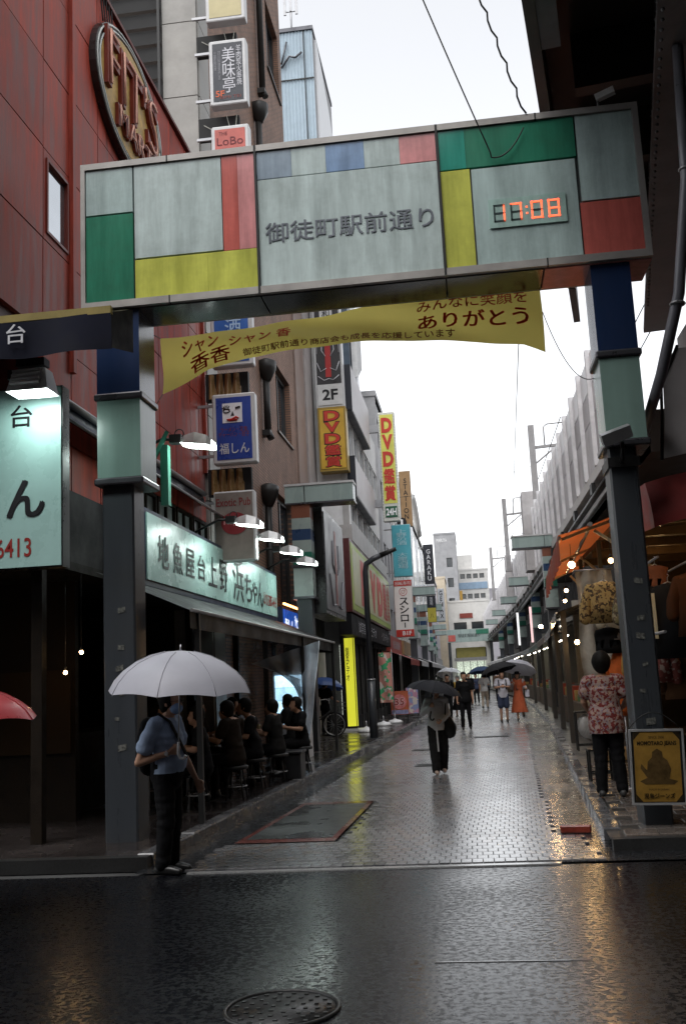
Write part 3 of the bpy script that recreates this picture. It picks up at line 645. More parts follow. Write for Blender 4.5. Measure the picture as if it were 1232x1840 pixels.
# shop sign along the street
ss = thing('long_shop_sign', 'long pale green shop sign with brush lettering above the tented tables', 'sign', (-4.3,17.2,3.04))
box('case', M('sign_navy', (.02,.025,.05), .4), ss, -4.46, -4.21, 12.68, 21.8, 2.98, 4.03); box('face', pale_face, ss, -4.209, -4.19, 12.76, 21.72, 3.06, 3.97)
for s_, yc, w_, h_, zc in (('地',13.45,.5,.46,3.5),('魚',14.15,.48,.46,3.49),('屋',14.8,.48,.45,3.49),('台',15.45,.45,.4,3.49),('上',16.15,.55,.5,3.5),('野',16.9,.55,.55,3.5),('浜',18.0,.85,.8,3.53),('ち',18.85,.6,.52,3.45),('ゃ',19.4,.5,.42,3.42),('ん',19.95,.6,.5,3.42)):
    tx(s_, ink, ss, (-4.184,yc,zc), YR, ZU, w_, h_, .012)
tx('03-5807-6413', inkr, ss, (-4.184,21.05,3.36), YR, ZU, 1.1, .24, .01); tx('☎', inkr, ss, (-4.184,20.36,3.38), YR, ZU, .22, .24)
# lamps over the long sign
alu = M('aluminium', (.55,.55,.55), .35, .15, 5, metal=.5); lampface = M('lamp_face', (1,1,1), .3, 0, emit=9., ecol=(.86,1,.95))
def sign_lamp(x, y, z, label, up=.0, power=4.0):
    t = thing('sign_lamp', label, 'lamp', (x,y,z), 'arm lamps over the long shop sign')
    mb = MB().tube([(x-.75,y,z-.12),(x-.35,y,z+.06),(x-.12,y,z+.05)], .022, 6); mb.box(x-.22,x-.06,y-.07,y+.07,z-.01,z+.1); mb.torus((x-.1,y,z+.12),.06,.008,(0,1,0),12,5); mb.build('arm', M('black_metal'), t)
    hd = lambda u, v: Vector((x-.06+.36*u, y+(v-.5)*(.36), z+.11-.13*u**2-.55*(v-.5)**2*(.6)))
    top = MB(); rs = []
    for k, (dx, hw, zz) in enumerate(((-.08,.07,.02),(0,.16,.06),(.14,.19,.09),(.3,.18,.04),(.36,.15,-.02))): rs.append([(x+dx,y-hw,z-.03-.02*k),(x+dx,y-hw*.8,z+zz),(x+dx,y+hw*.8,z+zz),(x+dx,y+hw,z-.03-.02*k)])
    top.rings(rs, closed=False, cap0=False, cap1=False); top.build('reflector', alu, t)
    MB().quad((x-.05,y-.14,z-.035),(x-.05,y+.14,z-.035),(x+.33,y+.16,z-.1),(x+.33,y-.16,z-.1)).build('lamp_face', lampface, t)
    l = bpy.data.lights.new('lamp_light', 'AREA'); l.energy = power; l.size = .3; l.color = (.8,1,.93); lo = bpy.data.objects.new('lamp_light', l); C.objects.link(lo); lo.parent = t
    lo.location = (.14,0,-.13); lo.rotation_euler = Vector((-.75,0,-.62)).to_track_quat('-Z','Y').to_euler()
    return t
l0 = sign_lamp(-3.55, 15.5, 4.2, 'arm lamp over the first brush character of the shop name on the long sign')
for y_, lb in ((17.3,'arm lamp over the middle of the shop name on the long sign'),(19.3,'arm lamp over the red telephone number on the long sign'),(21.2,'arm lamp at the far end of the long shop sign')): dup(l0, (-3.55,y_,4.2), lb)
l1 = sign_lamp(-3.5, 12.35, 4.78, 'arm lamp raised on a green post above the near end of the long sign')
mb = MB(); mb.bar((-4.1,12.0,4.03),(-3.72,12.2,4.9),.05); mb.bar((-4.25,12.35,4.03),(-3.78,12.3,4.86),.05); mb.box(-3.84,-3.74,12.28,12.4,3.95,4.75); mb.build('post', M('green_paint', (.03,.16,.11), .35), l1)
fl = thing('sign_floodlight', 'ribbed metal floodlight fixed above the tall pale sign board', 'lamp', (-4.25,9.3,4.8))
rs = []
for dz, hw, dy in ((.12,.13,.05),(.1,.17,.09),(-.1,.21,.14),(-.14,.22,.15)): rs.append([(-4.25-hw,9.35-dy,4.78+dz),(-4.25+hw,9.35-dy,4.78+dz),(-4.25+hw,9.35+dy,4.78+dz),(-4.25-hw,9.35+dy,4.78+dz)])
MB().rings(rs, cap1=False).build('reflector', alu, fl)
mb = MB()
for k in range(4): mb.box(-4.4,-4.1,9.19-.02*k,9.235-.02*k,4.84-.05*k,4.855-.05*k)
mb.build('cooling_ribs', alu, fl)
MB().box(-4.4,-4.1,9.28,9.42,4.92,5.0).box(-4.27,-4.23,9.3,9.7,4.96,5.0).box(-4.5,-4.42,9.3,9.4,4.8,4.9).build('bracket', M('black_metal'), fl)
MB().quad((-4.44,9.22,4.65),(-4.06,9.22,4.65),(-4.06,9.48,4.65),(-4.44,9.48,4.65)).build('lamp_face', lampface, fl)
l = bpy.data.lights.new('lamp_light', 'AREA'); l.energy = 3.2; l.size = .25; l.color = (.85,1,.97); lo = bpy.data.objects.new('lamp_light', l); C.objects.link(lo); lo.parent = fl; lo.location = (0,.05,-.19); lo.rotation_euler = Vector((-.1,.6,-.8)).to_track_quat('-Z','Y').to_euler()

# tent over the pavement tables
tent = thing('pavement_tent', 'black canvas tent roof with wet shiny edge sheltering the pavement tables', 'tent', (-3.6,17,2.5))
canv = M('black_canvas', (.008,.008,.009), .5, .4, 2, bump=.3, bscale=7, spec=.25)
MB().grid(lambda u, v: (-4.2+1.1*v, 10.9+11.7*u, 2.97-.5*v-.05*math.sin(u*math.pi*5)**2*v*(1-v)*2), 60, 8).build('roof_sheet', canv, tent)
MB().grid(lambda u, v: (-3.1+.012*math.sin(u*70)*v, 10.9+11.7*u, 2.465-.2*v), 90, 3).build('valance', canv, tent)
MB().quad((-4.2,22.6,2.97),(-3.1,22.6,2.47),(-3.1,22.6,2.24),(-4.2,22.6,2.3)).build('valance', canv, tent)
MB().tube([(-3.08,10.9,2.47),(-3.08,22.6,2.47)], .022, 6).build('front_bar', alu, tent)
for yy in (11.2, 18.35, 22.4): MB().box(-3.13,-3.07,yy-.03,yy+.03,.1,2.46).build('pole', M('black_metal'), tent)
for yy in (13, 15, 17, 19, 21): MB().tube([(-4.2,yy,2.93),(-3.1,yy,2.44)], .018, 5).build('rafter', M('black_metal'), tent)
plas = clearmat('clear_vinyl', (.45,.52,.6), .28, .25)
o = MB().grid(lambda u, v: (-4.05+ (1.0+.28*(1-v))*u + (v*.9)*(1-u) , 18.3+.05*math.sin(u*19+v*3)+.04*math.sin(v*11), 2.35-(.35*(1-u)*(1-v))-1.95*v*(.35+.65*u)), 40, 24).build('plastic_curtain', plas)
tag(o, 'crumpled clear plastic curtain tied back to the tent pole', 'curtain')
hem_glint = M('vinyl_hem_glint', (.6,.64,.68), .2)  # edge folds as pale tubes, their white highlights put into the colour
MB().tube([(-4.05+(1.0+.28*(1-v))*0+v*.9, 18.29+.04*math.sin(v*11), 2.0+.35*v-1.95*v*.35) for v in [i/12 for i in range(13)]], .008, 5).build('hem', hem_glint, o); MB().tube([(-4.05+1.0+.28*(1-v), 18.29+.05*math.sin(19+v*3)+.04*math.sin(v*11), 2.35-1.95*v) for v in [i/12 for i in range(13)]], .008, 5).build('hem', hem_glint, o)
o = MB().grid(lambda u, v: (-4.4+1.28*u, 18.75+.03*math.sin(u*23), 2.4-2.2*v), 30, 8).build('plastic_curtain', clearmat('clear_vinyl_thin', (.45,.52,.6), .8, .1)); tag(o, 'smooth clear plastic sheet closing the end of the pavement tent', 'curtain')
# lit things seen through the plastic
ck = thing('drink_cooler', 'lit glass-door drink cooler glowing blue white behind the plastic sheet', 'cooler', (-3.75,20.6,.1))
box('case', M('white_plastic'), ck, -4.1, -3.4, 20.5, 21.0, .1, 1.85); 
for k in range(4): box('lit_shelf', M('cool_glow_%d' % (k % 2), (.5,.75,.95), .3, .6, 9, emit=1.1 if k % 2 else .7, ecol=(.45,.75,1)), ck, -4.06, -3.44, 20.48, 20.499, .75+.26*k, .99+.26*k)
lb_ = thing('menu_lightbox', 'small red and white menu light box behind the tent tables', 'sign', (-5.1,20.3,.9))
box('case', M('sign_black'), lb_, -5.4, -4.86, 20.31, 20.4, .85, 1.6); box('face', M('lit_red', (.8,.06,.03), .4, .3, 8, emit=1.2), lb_, -5.36, -4.9, 20.3, 20.309, 1.08, 1.3); box('face', M('lit_white', (.75,.8,.8), .4, .4, 20, emit=.8), lb_, -5.36, -5.1, 20.3, 20.309, .88, 1.04); box('face', M('lit_white'), lb_, -5.3, -4.95, 20.3, 20.309, 1.36, 1.48)
tx('▲', M('lit_yellow', (.9,.7,.1), .4, emit=1.5), lb_, (-5.13,20.296,1.19), XR, ZU, .1, .1)
box('leg', M('black_metal'), lb_, -5.16, -5.1, 20.33, 20.38, .1, .85)
# blue ramen shop sign past the tent
bs = thing('blue_ramen_sign', 'blue lit ramen shop sign with white lettering under the long sign', 'sign', (-4.3,23.2,2.6))
box('case', M('sign_navy'), bs, -4.6, -4.22, 22.5, 25.4, 2.55, 3.35); box('face', M('lit_blue', (.02,.1,.5), .3, .2, emit=.25), bs, -4.219, -4.2, 22.55, 25.35, 2.6, 3.3)
wi = M('lit_ink', (.85,.88,.9), .4, emit=.35)
tx('福しん', wi, bs, (-4.195,23.2,2.9), YR, ZU, 1.1, .4, .03); tx('チャーハン\n餃子', wi, bs, (-4.195,24.3,2.95), YR, ZU, .7, .55, .01); box('logo_plate', wi, bs, -4.199, -4.19, 24.75, 25.25, 2.68, 3.22)
mb = MB()
for k in range(14): mb.ball((-4.2,22.6+k*.2,3.42), .03, 6, 4)
mb.build('bulb_row', M('warm_bulb_dim', (1,.4,.15), .4, emit=4, ecol=(1,.35,.1)), bs)

# bulbs inside the izakaya
def bulb(x, y, z, label, p=2.2, r=.022, cat='light bulb', col=(1,.62,.25), e=60, drop=.35, grp=None):
    t = thing('hanging_bulb', label, cat, (x,y,z), grp)
    MB().ball((x,y,z), r, 10, 6).build('bulb', M('warm_bulb_%d' % int(e), (1,.8,.5), .3, 0, emit=e, ecol=(1,.62,.28)), t)
    MB().tube([(x,y,z+r*.8),(x,y,z+r*.8+.05)], r*.6, 6).tube([(x,y,z+.05),(x,y,z+drop)], .004, 4).build('socket', M('black_metal'), t)
    l = bpy.data.lights.new('bulb_light', 'POINT'); l.energy = p; l.shadow_soft_size = r; l.color = col; lo = bpy.data.objects.new('bulb_light', l); C.objects.link(lo); lo.parent = t; lo.location = (0,0,-r*1.6)
bulb(-4.93,11.0,1.86,'bare bulb hanging nearest the tall sign in the dark izakaya', .2, e=30, drop=1.1)
bulb(-4.6,11.0,1.85,'low bare bulb above a thin wire by the izakaya entrance', .2, e=30, drop=1.1)
bulb(-4.41,11.0,2.07,'highest bare bulb glowing beside the gateway post', .2, e=30, drop=.9)

# ------------------------------------------------------------------ grey pillar building, projecting signs
gb = thing('grey_building', 'grey stone-clad building with dark louvres behind the red roof', 'building', (-6,18,0))
gst = M('grey_stone', (.3,.29,.27), .5, .18, 1.5, bump=.1, dirt=.2)
box('core', M('dark_core', (.03,.03,.03), .6), gb, -11, -4.6, 17.5, 18.28, 0, 30)
for k in range(18): 
    z0_ = .1+k*1.62; box('stone_panel', gst, gb, -5.25, -4.56, 17.44, 17.499, z0_+.01, z0_+1.61); box('stone_panel', gst, gb, -4.599, -4.53, 17.5, 18.26, z0_+.01, z0_+1.61)
for k in range(34): MB().obox((-8.2,17.46,11.6+k*.38),(1,0,0),(0,-.6,.8),(0,.8,.6),-2.8,2.92,-.03,.03,-.008,.008).build('louvre_slat', M('louvre_dark', (.06,.055,.048), .5), gb)
mb = MB()
for k in range(5): mb.bar((-5.3-k*1.3,17.36,11),(-5.3-k*1.3,17.36,24.5),.05)
mb.bar((-5.5,17.33,12),(-10,17.33,20),.05); mb.build('louvre_frame', M('black_metal'), gb)
white_fr = M('sign_frame_white', (.5,.5,.5), .35, .12, dirt=.12)
def proj_sign(name, label, x0, x1, z0, z1, y, face, fw=.07, frame=None, dp=.22, group=None):
    t = thing(name, label, 'sign', ((x0+x1)/2, y, z0), group)
    MB().bev(x0, x1, y, y+dp, z0, z1, .02).build('case', frame or white_fr, t)
    f = box('face', face, t, x0+fw, x1-fw, y-.008, y+.004, z0+fw, z1-fw)
    for zz in (z0+.15, z1-.2): MB().box(x0-.3,x0,y+dp*.4,y+dp*.6,zz,zz+.05).build('bracket', M('grey_metal'), t)
    return t
YS = 16.9
wink = M('white_ink'); 
t = proj_sign('projecting_sign', 'blank beige projecting sign box, topmost of the stack on the grey pillar', -4.22, -3.45, 14.2, 15.7, YS, M('face_beige', (.42,.36,.18), .35, .15))
t = proj_sign('projecting_sign', 'black projecting sign with white vertical characters on the grey pillar', -4.18, -3.46, 12.44, 13.78, YS, M('face_black', (.016,.018,.026), .25, .3))
tx(V('美味亭'), wink, t, (-3.8,YS-.014,13.14), XR, ZU, .25, .95, .006); tx(V('羊肉炭火串焼'), wink, t, (-3.6,YS-.014,13.22), XR, ZU, .1, .84, .003); tx(V('四川料理専門店'), M('grey_ink', (.25,.25,.27), .5), t, (-3.98,YS-.014,13.25), XR, ZU, .05, .6); tx(V('中国家庭料理'), M('grey_ink'), t, (-4.06,YS-.014,13.35), XR, ZU, .045, .4)
tx('5F', M('orange_ink', (.55,.1,.03), .5), t, (-3.98,YS-.014,12.66), XR, ZU, .17, .13, .02); tx('BIMI TEI', M('dull_red_ink', (.2,.04,.03), .5), t, (-3.78,YS-.014,12.58), XR, ZU, .4, .06)
t = proj_sign('projecting_sign', 'red projecting sign with dark serif name below the black one', -4.18, -3.46, 10.7, 12.0, YS, M('face_red', (.4,.07,.05), .35, .25))
tx('LoBo', M('maroon_ink', (.12,.015,.02), .5), t, (-3.82,YS-.014,11.68), XR, ZU, .5, .16); tx('THE', M('maroon_ink'), t, (-3.95,YS-.014,11.84), XR, ZU, .16, .07)
t = proj_sign('projecting_sign', 'blue projecting sign with pale vertical brush writing above the ramen sign', -4.3, -3.53, 7.3, 8.75, YS, M('face_blue', (.02,.1,.36), .3, .2))
tx(V('居酒屋'), M('pale_blue_ink', (.35,.5,.7), .5), t, (-3.88,YS-.014,8.0), XR, ZU, .3, 1.0, .01)
t = proj_sign('projecting_sign', 'deep blue projecting ramen sign with a white face logo', -4.31, -3.53, 5.5, 6.78, YS, M('face_deepblue', (.018,.05,.26), .3, .2))
lp = box('logo_plate', M('logo_white', (.7,.7,.72), .4), t, -4.12, -3.76, YS-.016, YS-.009, 6.24, 6.6)
mb = MB(); 
for k in range(5): a = 1.0+.4*k; mb.bar((-4.04+.05*math.cos(a),YS-.02,6.47+.05*math.sin(a)),(-4.04+.1*math.cos(a),YS-.02,6.47+.09*math.sin(a)),.014)
mb.tube([(-4.04+.06*math.cos(.3+k*.5),YS-.02,6.47-.01+.035*math.sin(.3+k*.5)) for k in range(13)], .012, 5); mb.bar((-3.88,YS-.02,6.5),(-3.79,YS-.02,6.52),.028); mb.quad((-3.97,YS-.019,6.36),(-3.9,YS-.019,6.36),(-3.935,YS-.019,6.45)); mb.build('logo_mark', ink, lp)
MB().tube([(-4.04,YS-.02,6.29),(-3.95,YS-.02,6.3),(-3.87,YS-.02,6.34),(-3.83,YS-.02,6.31),(-3.86,YS-.02,6.285),(-4.0,YS-.02,6.28)], .018, 5).build('logo_mark', M('logo_red', (.5,.03,.02), .5), lp)
tx('福しん', wink, t, (-3.92,YS-.014,5.77), XR, ZU, .54, .2, .012); tx('ラーメン・定食\nチャーハン・餃子', M('dull_red_ink'), t, (-3.92,YS-.014,6.07), XR, ZU, .56, .19)
t = proj_sign('projecting_sign', 'grey brown pub sign with red oval, lowest of the stack on the pillar', -4.33, -3.6, 3.75, 5.0, YS, M('face_greybrown', (.2,.17,.15), .4, .3), fw=.03)
tx('Exotic Pub', M('pub_red', (.18,.03,.03), .5), t, (-3.97,YS-.014,4.8), XR, ZU, .62, .14, .012)
MB().rings([[(-3.96+.24*math.cos(2*math.pi*i/24),YS-.012-.004*k,4.42+.2*math.sin(2*math.pi*i/24)) for i in range(24)] for k in (0,1)]).build('oval', M('pub_oval', (.22,.03,.035), .4), t); tx('Happy', M('pub_pink', (.6,.25,.25), .5), t, (-3.96,YS-.022,4.43), XR, ZU, .38, .12, .01)
# recesses between the signs: dark balcony boxes with wires, gold drapes
for z0_, z1_, gold_ in ((13.8,14.18,0),(12.02,12.42,0),(6.8,7.28,1),(5.02,5.48,1)):
    mb = MB(); mb.box(-4.52,-3.72,17.3,17.42,z0_-.02,z1_+.02); mb.build('sign_backing', M('dark_core'), gb)
    if gold_: MB().grid(lambda u, v: (-4.45+.6*u, 17.28-.04*math.sin(u*24)-.03*v, z1_-(z1_-z0_)*v), 24, 3).build('gold_drape', M('gold_drape', (.3,.18,.07), .3, .4, 4), gb)
    else: MB().tube(hang((-4.4,17.25,z0_+.25),(-3.8,17.25,z0_),.05,6),.008,4).tube([(-3.8,17.25,z0_),(-3.75,17.25,z1_)],.01,4).tube([(-3.86,17.25,z0_),(-3.95,17.25,z1_)],.008,4).build('loose_wire', M('pale_wire', (.4,.4,.35), .5), gb)

# ------------------------------------------------------------------ brown brick building
br = thing('brick_building', 'tall brown brick building with dark windows and black downpipes', 'building', (-7,24.5,0))
bk = brickmat('brown_brick', (.25,.132,.085), (.2,.105,.068), (.08,.062,.052), .21, .07, .75, 'x', .5)
ops = [(25.4,27.3,18.9,21.1),(25.2,27.2,14.2,16.4),(24.8,26.9,8.1,9.95),(24.4,26.6,3.6,6.4),(25.4,27.3,23.4,25.6)]
mb = MB(); wall(mb, PL(-4.6), 18.3, 27.75, 0, 28, ops, .3); mb.build('wall', bk, br)
box('core', M('dark_core'), br, -11, -4.95, 18.31, 27.7, 0, 27.98)
box('rear_core', M('dark_core'), br, -11, -4.95, 27.71, 30.85, 0, 14.4)
box('corner_pier', M('brown_tile', (.21,.15,.125), .5, .25, 3), br, -4.9, -4.55, 27.77, 29.3, 0, 14.5); box('corner_pier', M('grey_pier', (.3,.27,.26), .5, .2), br, -4.9, -4.5, 29.32, 30.85, 0, 14.5)
fdk = M('window_frame_dark', (.03,.028,.027), .35)
for a, b, c, d in ops: window(br, PL(-4.6), a, b, c, d, fdk, glass_d, mull=2 if b-a < 2.3 else 1, d=.2, fw=.09, sill=True)
for yy, z0_, z1_ in ((23.9,17.2,26),(23.2,11,16),(22.9,7.6,9.0),(22.6,2.7,5.85)):
    mb = MB().tube([(-4.48,yy,z0_),(-4.48,yy,z1_)], .085, 8).lathe((-4.46,yy,z1_),[(.09,-.15),(.24,.15),(.25,.33),(.12,.4),(.02,.42)],12).box(-4.6,-4.4,yy-.12,yy+.12,z0_-.12,z0_+.02)
    mb.tube([(-4.48,yy,z0_),(-4.4,yy,z0_-.2)], .085, 8); mb.build('downpipe', M('pipe_black', (.02,.019,.018), .4), br)

# ------------------------------------------------------------------ white building with grey bands and DVD signs
conc = M('pale_concrete', (.42,.41,.4), .55, .2, 1.2, streak=True, dirt=.25, bump=.08)
bandm = M('grey_band', (.36,.34,.35), .45, .16, 1.5, dirt=.12)
wb = thing('banded_building', 'three-storey pale building with grey balcony bands and large shop signs', 'building', (-6,36,0))
box('core', M('dark_core'), wb, -10, -3.75, 31.3, 41.98, 0, 11.4)
opsb = []
for z0_, z1_ in ((8.75,10.2),(6.75,7.4)): opsb += [(31.6+k*1.75, 33.2+k*1.75, z0_, z1_) for k in range(6)]
mb = MB(); wall(mb, PL(-3.55), 31.0, 42.0, 5.7, 11.6, opsb, .2); mb.build('wall', conc, wb)
for a, b, c, d in opsb: window(wb, PL(-3.55), a, b, c, d, M('white_frame', (.6,.6,.6), .4), M('shop_glass2', (.12,.13,.14), .08, .5, .8, spec=.7), mull=2, d=.1, fw=.06)
for y0_, y1_, z0_, z1_ in ((31.05,36.8,10.25,11.75),(31.05,37.6,7.45,8.7)):
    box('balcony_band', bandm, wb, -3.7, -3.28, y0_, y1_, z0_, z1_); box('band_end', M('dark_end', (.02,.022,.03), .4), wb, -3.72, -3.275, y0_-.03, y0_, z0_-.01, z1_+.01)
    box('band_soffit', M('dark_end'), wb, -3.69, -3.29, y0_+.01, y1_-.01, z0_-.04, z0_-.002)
box('sill_band', conc, wb, -3.7, -3.32, 29.5, 42.0, 5.75, 6.25)
box('sign_wall', M('white_render', (.72,.72,.72), .5, .12, dirt=.12), wb, -4.62, -3.53, 31.02, 31.28, 6.3, 18)
box('ground_floor', M('dark_core'), wb, -9, -3.9, 31.0, 42, 0, 5.7)
sg = thing('stacked_dvd_sign', 'tall hanging sign with lobster drawing, 2F plate and yellow lower box', 'sign', (-3.9,30.5,8.1))
box('case', white_fr, sg, -4.36, -3.46, 30.46, 30.8, 10.2, 16); box('face', M('face_night', (.02,.018,.02), .35, .3), sg, -4.3, -3.52, 30.44, 30.459, 10.98, 15.9); box('floor_plate', M('plate_grey', (.55,.55,.54), .4), sg, -4.3, -3.52, 30.43, 30.459, 10.28, 10.96)
tx('2F', ink, sg, (-3.9,30.425,10.62), XR, ZU, .5, .36, .03)
lob = MB(); lob.rings([[(-3.92-.09,30.434,11.2+z),(-3.92+.09,30.434,11.2+z),(-3.92+.09,30.43,11.2+z),(-3.92-.09,30.43,11.2+z)] for z in (0,.3,.9,1.2,1.3)]); lob.build('lobster_body', M('lobster_red', (.35,.03,.03), .4), sg)
mb = MB()
for s_ in (-1, 1):
    mb.tube([(-3.92+s_*.06,30.43,11.5),(-3.92+s_*.25,30.43,11.4),(-3.92+s_*.36,30.43,11.7)], .012, 4); mb.tube([(-3.92+s_*.08,30.43,11.9),(-3.92+s_*.2,30.43,12.1),(-3.92+s_*.17,30.43,12.5),(-3.92+s_*.28,30.43,12.7),(-3.92+s_*.36,30.43,12.4),(-3.92+s_*.36,30.43,12.0)], .014, 4); mb.tube([(-3.92,30.43,11.15),(-3.92+s_*.15,30.43,11.1),(-3.92+s_*.34,30.43,11.25)], .012, 4)
    mb.tube([(-3.92+s_*.06,30.43,14.3),(-3.92+s_*.2,30.43,14.0),(-3.92+s_*.33,30.43,14.4)], .014, 4)
mb.build('line_drawing', M('white_ink'), sg); box('name_plate', M('plate_grey'), sg, -4.13, -3.72, 30.43, 30.459, 12.85, 13.9); tx(V('半和良'), ink, sg, (-3.92,30.424,13.35), XR, ZU, .26, .85, .01)
box('case', M('dull_gold', (.3,.2,.04), .4), sg, -4.33, -3.44, 30.4, 30.9, 8.12, 10.2); box('face', M('face_yellow', (.55,.33,.03), .35, .15), sg, -4.27, -3.5, 30.38, 30.399, 8.2, 10.12)
dred = M('dvd_red', (.5,.045,.03), .4)
vtx('DVD鑑賞', ink, sg, (-3.885,30.376,9.16), .54, 1.86, .05, 'letter_outline', 1.0); vtx('DVD鑑賞', dred, sg, (-3.885,30.366,9.16), .48, 1.86, .04, 'lettering', .86)
ll = thing('lobster_signboard', 'dark sign box with a faint lobster drawing along the street front', 'sign', (-3.6,25,3.2))
box('case', M('sign_black'), ll, -3.85, -3.32, 23.3, 27.0, 3.2, 5.75); box('face', M('face_darkgrey', (.1,.1,.11), .35, .35, 1.5), ll, -3.319, -3.3, 23.4, 26.9, 3.3, 5.65)
mb = MB(); mb.rings([[(-3.295,25.05,z),(-3.295,25.35,z),(-3.29,25.35,z),(-3.29,25.05,z)] for z in (3.5,3.9,4.6,5.2,5.4)]); mb.build('lobster_body', M('lobster_dull', (.25,.06,.05), .4), ll)
mb = MB()
for s_ in (-1, 1): mb.tube([(-3.29,25.2+s_*.2,3.5),(-3.29,25.2+s_*.8,3.45),(-3.29,25.2+s_*1.2,4.2)], .02, 4).tube([(-3.29,25.2+s_*.2,4.3),(-3.29,25.2+s_*.6,4.5),(-3.29,25.2+s_*.5,5.1)], .02, 4)
mb.build('line_drawing', M('grey_ink'), ll)
gd = thing('green_dvd_signboard', 'long lime green framed DVD sign board with big red letters', 'sign', (-3.4,35,3.62))
box('case', M('dark_red_case', (.1,.03,.03), .4), gd, -3.62, -3.3, 28.4, 42, 3.55, 5.68); box('frame', M('lime', (.35,.45,.08), .4), gd, -3.299, -3.285, 28.6, 41.9, 3.62, 5.6); box('face', M('face_cream', (.5,.5,.3), .4, .25), gd, -3.284, -3.275, 28.9, 41.6, 3.8, 5.45)
for s_, yc, w_ in (('D',32.0,2.4),('V',34.8,2.0),('D',37.3,2.2),('鑑',39.4,1.6),('賞',41.0,1.0)): tx(s_, M('dvd_red'), gd, (-3.268,yc,4.6), YR, ZU, w_, 1.45, .09)
bs2 = thing('shop_fascia', 'dark shop fascia with small pale lettering under the green DVD sign', 'sign', (-3.5,36,2.9))
box('board', M('fascia_dark'), bs2, -3.7, -3.34, 28.4, 42, 2.9, 3.5); tx('試写室個室ビデオ', M('white_ink'), bs2, (-3.335,33,3.2), YR, ZU, 5.5, .35); tx('インターネット', M('white_ink'), bs2, (-3.335,39.5,3.2), YR, ZU, 3, .35)
d24 = thing('dvd_24h_sign', 'white-bulbed projecting yellow DVD sign marked 24H', 'sign', (-2.7,38,7.65))
MB().bev(-3.03,-2.38,38,38.35,7.6,11.95,.02).build('case', M('bulb_frame', (.6,.6,.55), .5, .3, 30), d24); box('face', M('face_lime', (.62,.6,.12), .4, .15), d24, -2.96, -2.45, 37.985, 37.999, 8.3, 11.85); box('plate', M('dark_green_plate', (.02,.1,.05), .4), d24, -2.93, -2.47, 37.98, 37.999, 7.75, 8.18)
vtx('DVD鑑賞', dred, d24, (-2.705,37.972,10.06), .42, 3.4, .05, 'lettering', .9); tx('24H', M('pure_white_ink', (.8,.8,.8), .5), d24, (-2.7,37.975,7.965), XR, ZU, .4, .28, .03)
for z in (8.2, 11.2): box('bracket', M('grey_metal'), d24, -3.6, -3.04, 38.1, 38.3, z, z+.3)
mb = MB()
for k in range(40): mb.ball((-3.0,37.985,7.65+k*.109), .022, 5, 4); mb.ball((-2.41,37.985,7.65+k*.109), .022, 5, 4)
mb.build('bulb_row', M('clear_bulb', (.8,.8,.75), .2), d24)
t = proj_sign('projecting_sign', 'brown vertical sign reading STATION in dark letters', -2.78, -2.25, 8.4, 11.0, 45, M('face_brown', (.32,.2,.1), .4, .2), fw=.03, frame=M('brown_frame', (.3,.22,.15), .4)); tx(V('STATION'), ink, t, (-2.51,44.986,9.7), XR, ZU, .22, 1.9, .01); MB().lathe((-2.75,44.95,8.6),[(.001,0),(.22,.001),(.22,.06)],20,axis=(0,-1,0)).build('number_disc', ink, t); tx('1', M('pure_white_ink'), t, (-2.75,44.88,8.6), XR, ZU, .1, .26, .02)
t = proj_sign('projecting_sign', 'turquoise vertical banner sign with faded white writing', -2.9, -2.13, 5.62, 7.75, 40, M('face_turq', (.1,.42,.5), .4, .15), fw=.03, frame=M('turq_frame', (.2,.4,.45), .4)); tx(V('上野の酒\n大衆酒場'), M('faded_white', (.4,.62,.68), .5), t, (-2.5,39.986,6.75), XR, ZU, .42, 1.6, .01)
t = proj_sign('projecting_sign', 'white vertical sushi sign with black katakana and red bands', -2.95, -2.2, 3.2, 5.5, 40.05, M('face_white', (.78,.76,.73), .4, .08), fw=.03); box('band', M('sushi_red', (.5,.04,.03), .4), t, -2.93, -2.22, 40.03, 40.04, 3.22, 3.5); box('band', M('sushi_red'), t, -2.93, -2.22, 40.03, 40.04, 5.25, 5.48)
tx(V('スシロ'), ink, t, (-2.56,40.035,4.3), XR, ZU, .36, .95, .02); box('lettering', ink, t, -2.585, -2.545, 40.03, 40.036, 3.58, 3.78); tx('B1F', M('pure_white_ink'), t, (-2.5,40.025,3.36), XR, ZU, .36, .16, .02); tx('回転寿司', M('pure_white_ink'), t, (-2.57,40.025,5.36), XR, ZU, .6, .14)
MB().torus((-2.57,40.035,5.02),.15,.012,(0,1,0),20,5).torus((-2.57,40.035,5.02),.07,.008,(0,1,0),14,5).build('logo_mark', M('sushi_red'), t)
t = proj_sign('projecting_sign', 'black vertical sign reading GARAKU in white capitals', -2.5, -1.9, 7.1, 9.5, 60, M('face_black'), fw=.02, frame=M('sign_black')); tx(V('GARAKU'), wink, t, (-2.2,59.985,8.25), XR, ZU, .26, 1.9, .02)
t = proj_sign('projecting_sign', 'black and yellow vertical sign with small characters below GARAKU', -2.55, -2.0, 4.9, 6.7, 62, M('face_yellow2', (.5,.42,.06), .4), fw=.02, frame=M('sign_black')); box('upper_face', M('face_black'), t, -2.53, -2.02, 61.98, 61.992, 5.8, 6.68); tx(V('酒場'), wink, t, (-2.28,61.975,6.2), XR, ZU, .2, .5); tx('八', ink, t, (-2.28,61.985,5.3), XR, ZU, .25, .25)
t = proj_sign('projecting_sign', 'pale grey vertical sign with rounded dark letters ending in X', -1.98, -1.55, 5.2, 7.3, 66, M('face_pale', (.5,.52,.55), .4), fw=.02); tx(V('GEMAX'), ink, t, (-1.77,65.985,6.25), XR, ZU, .25, 1.8, .02)

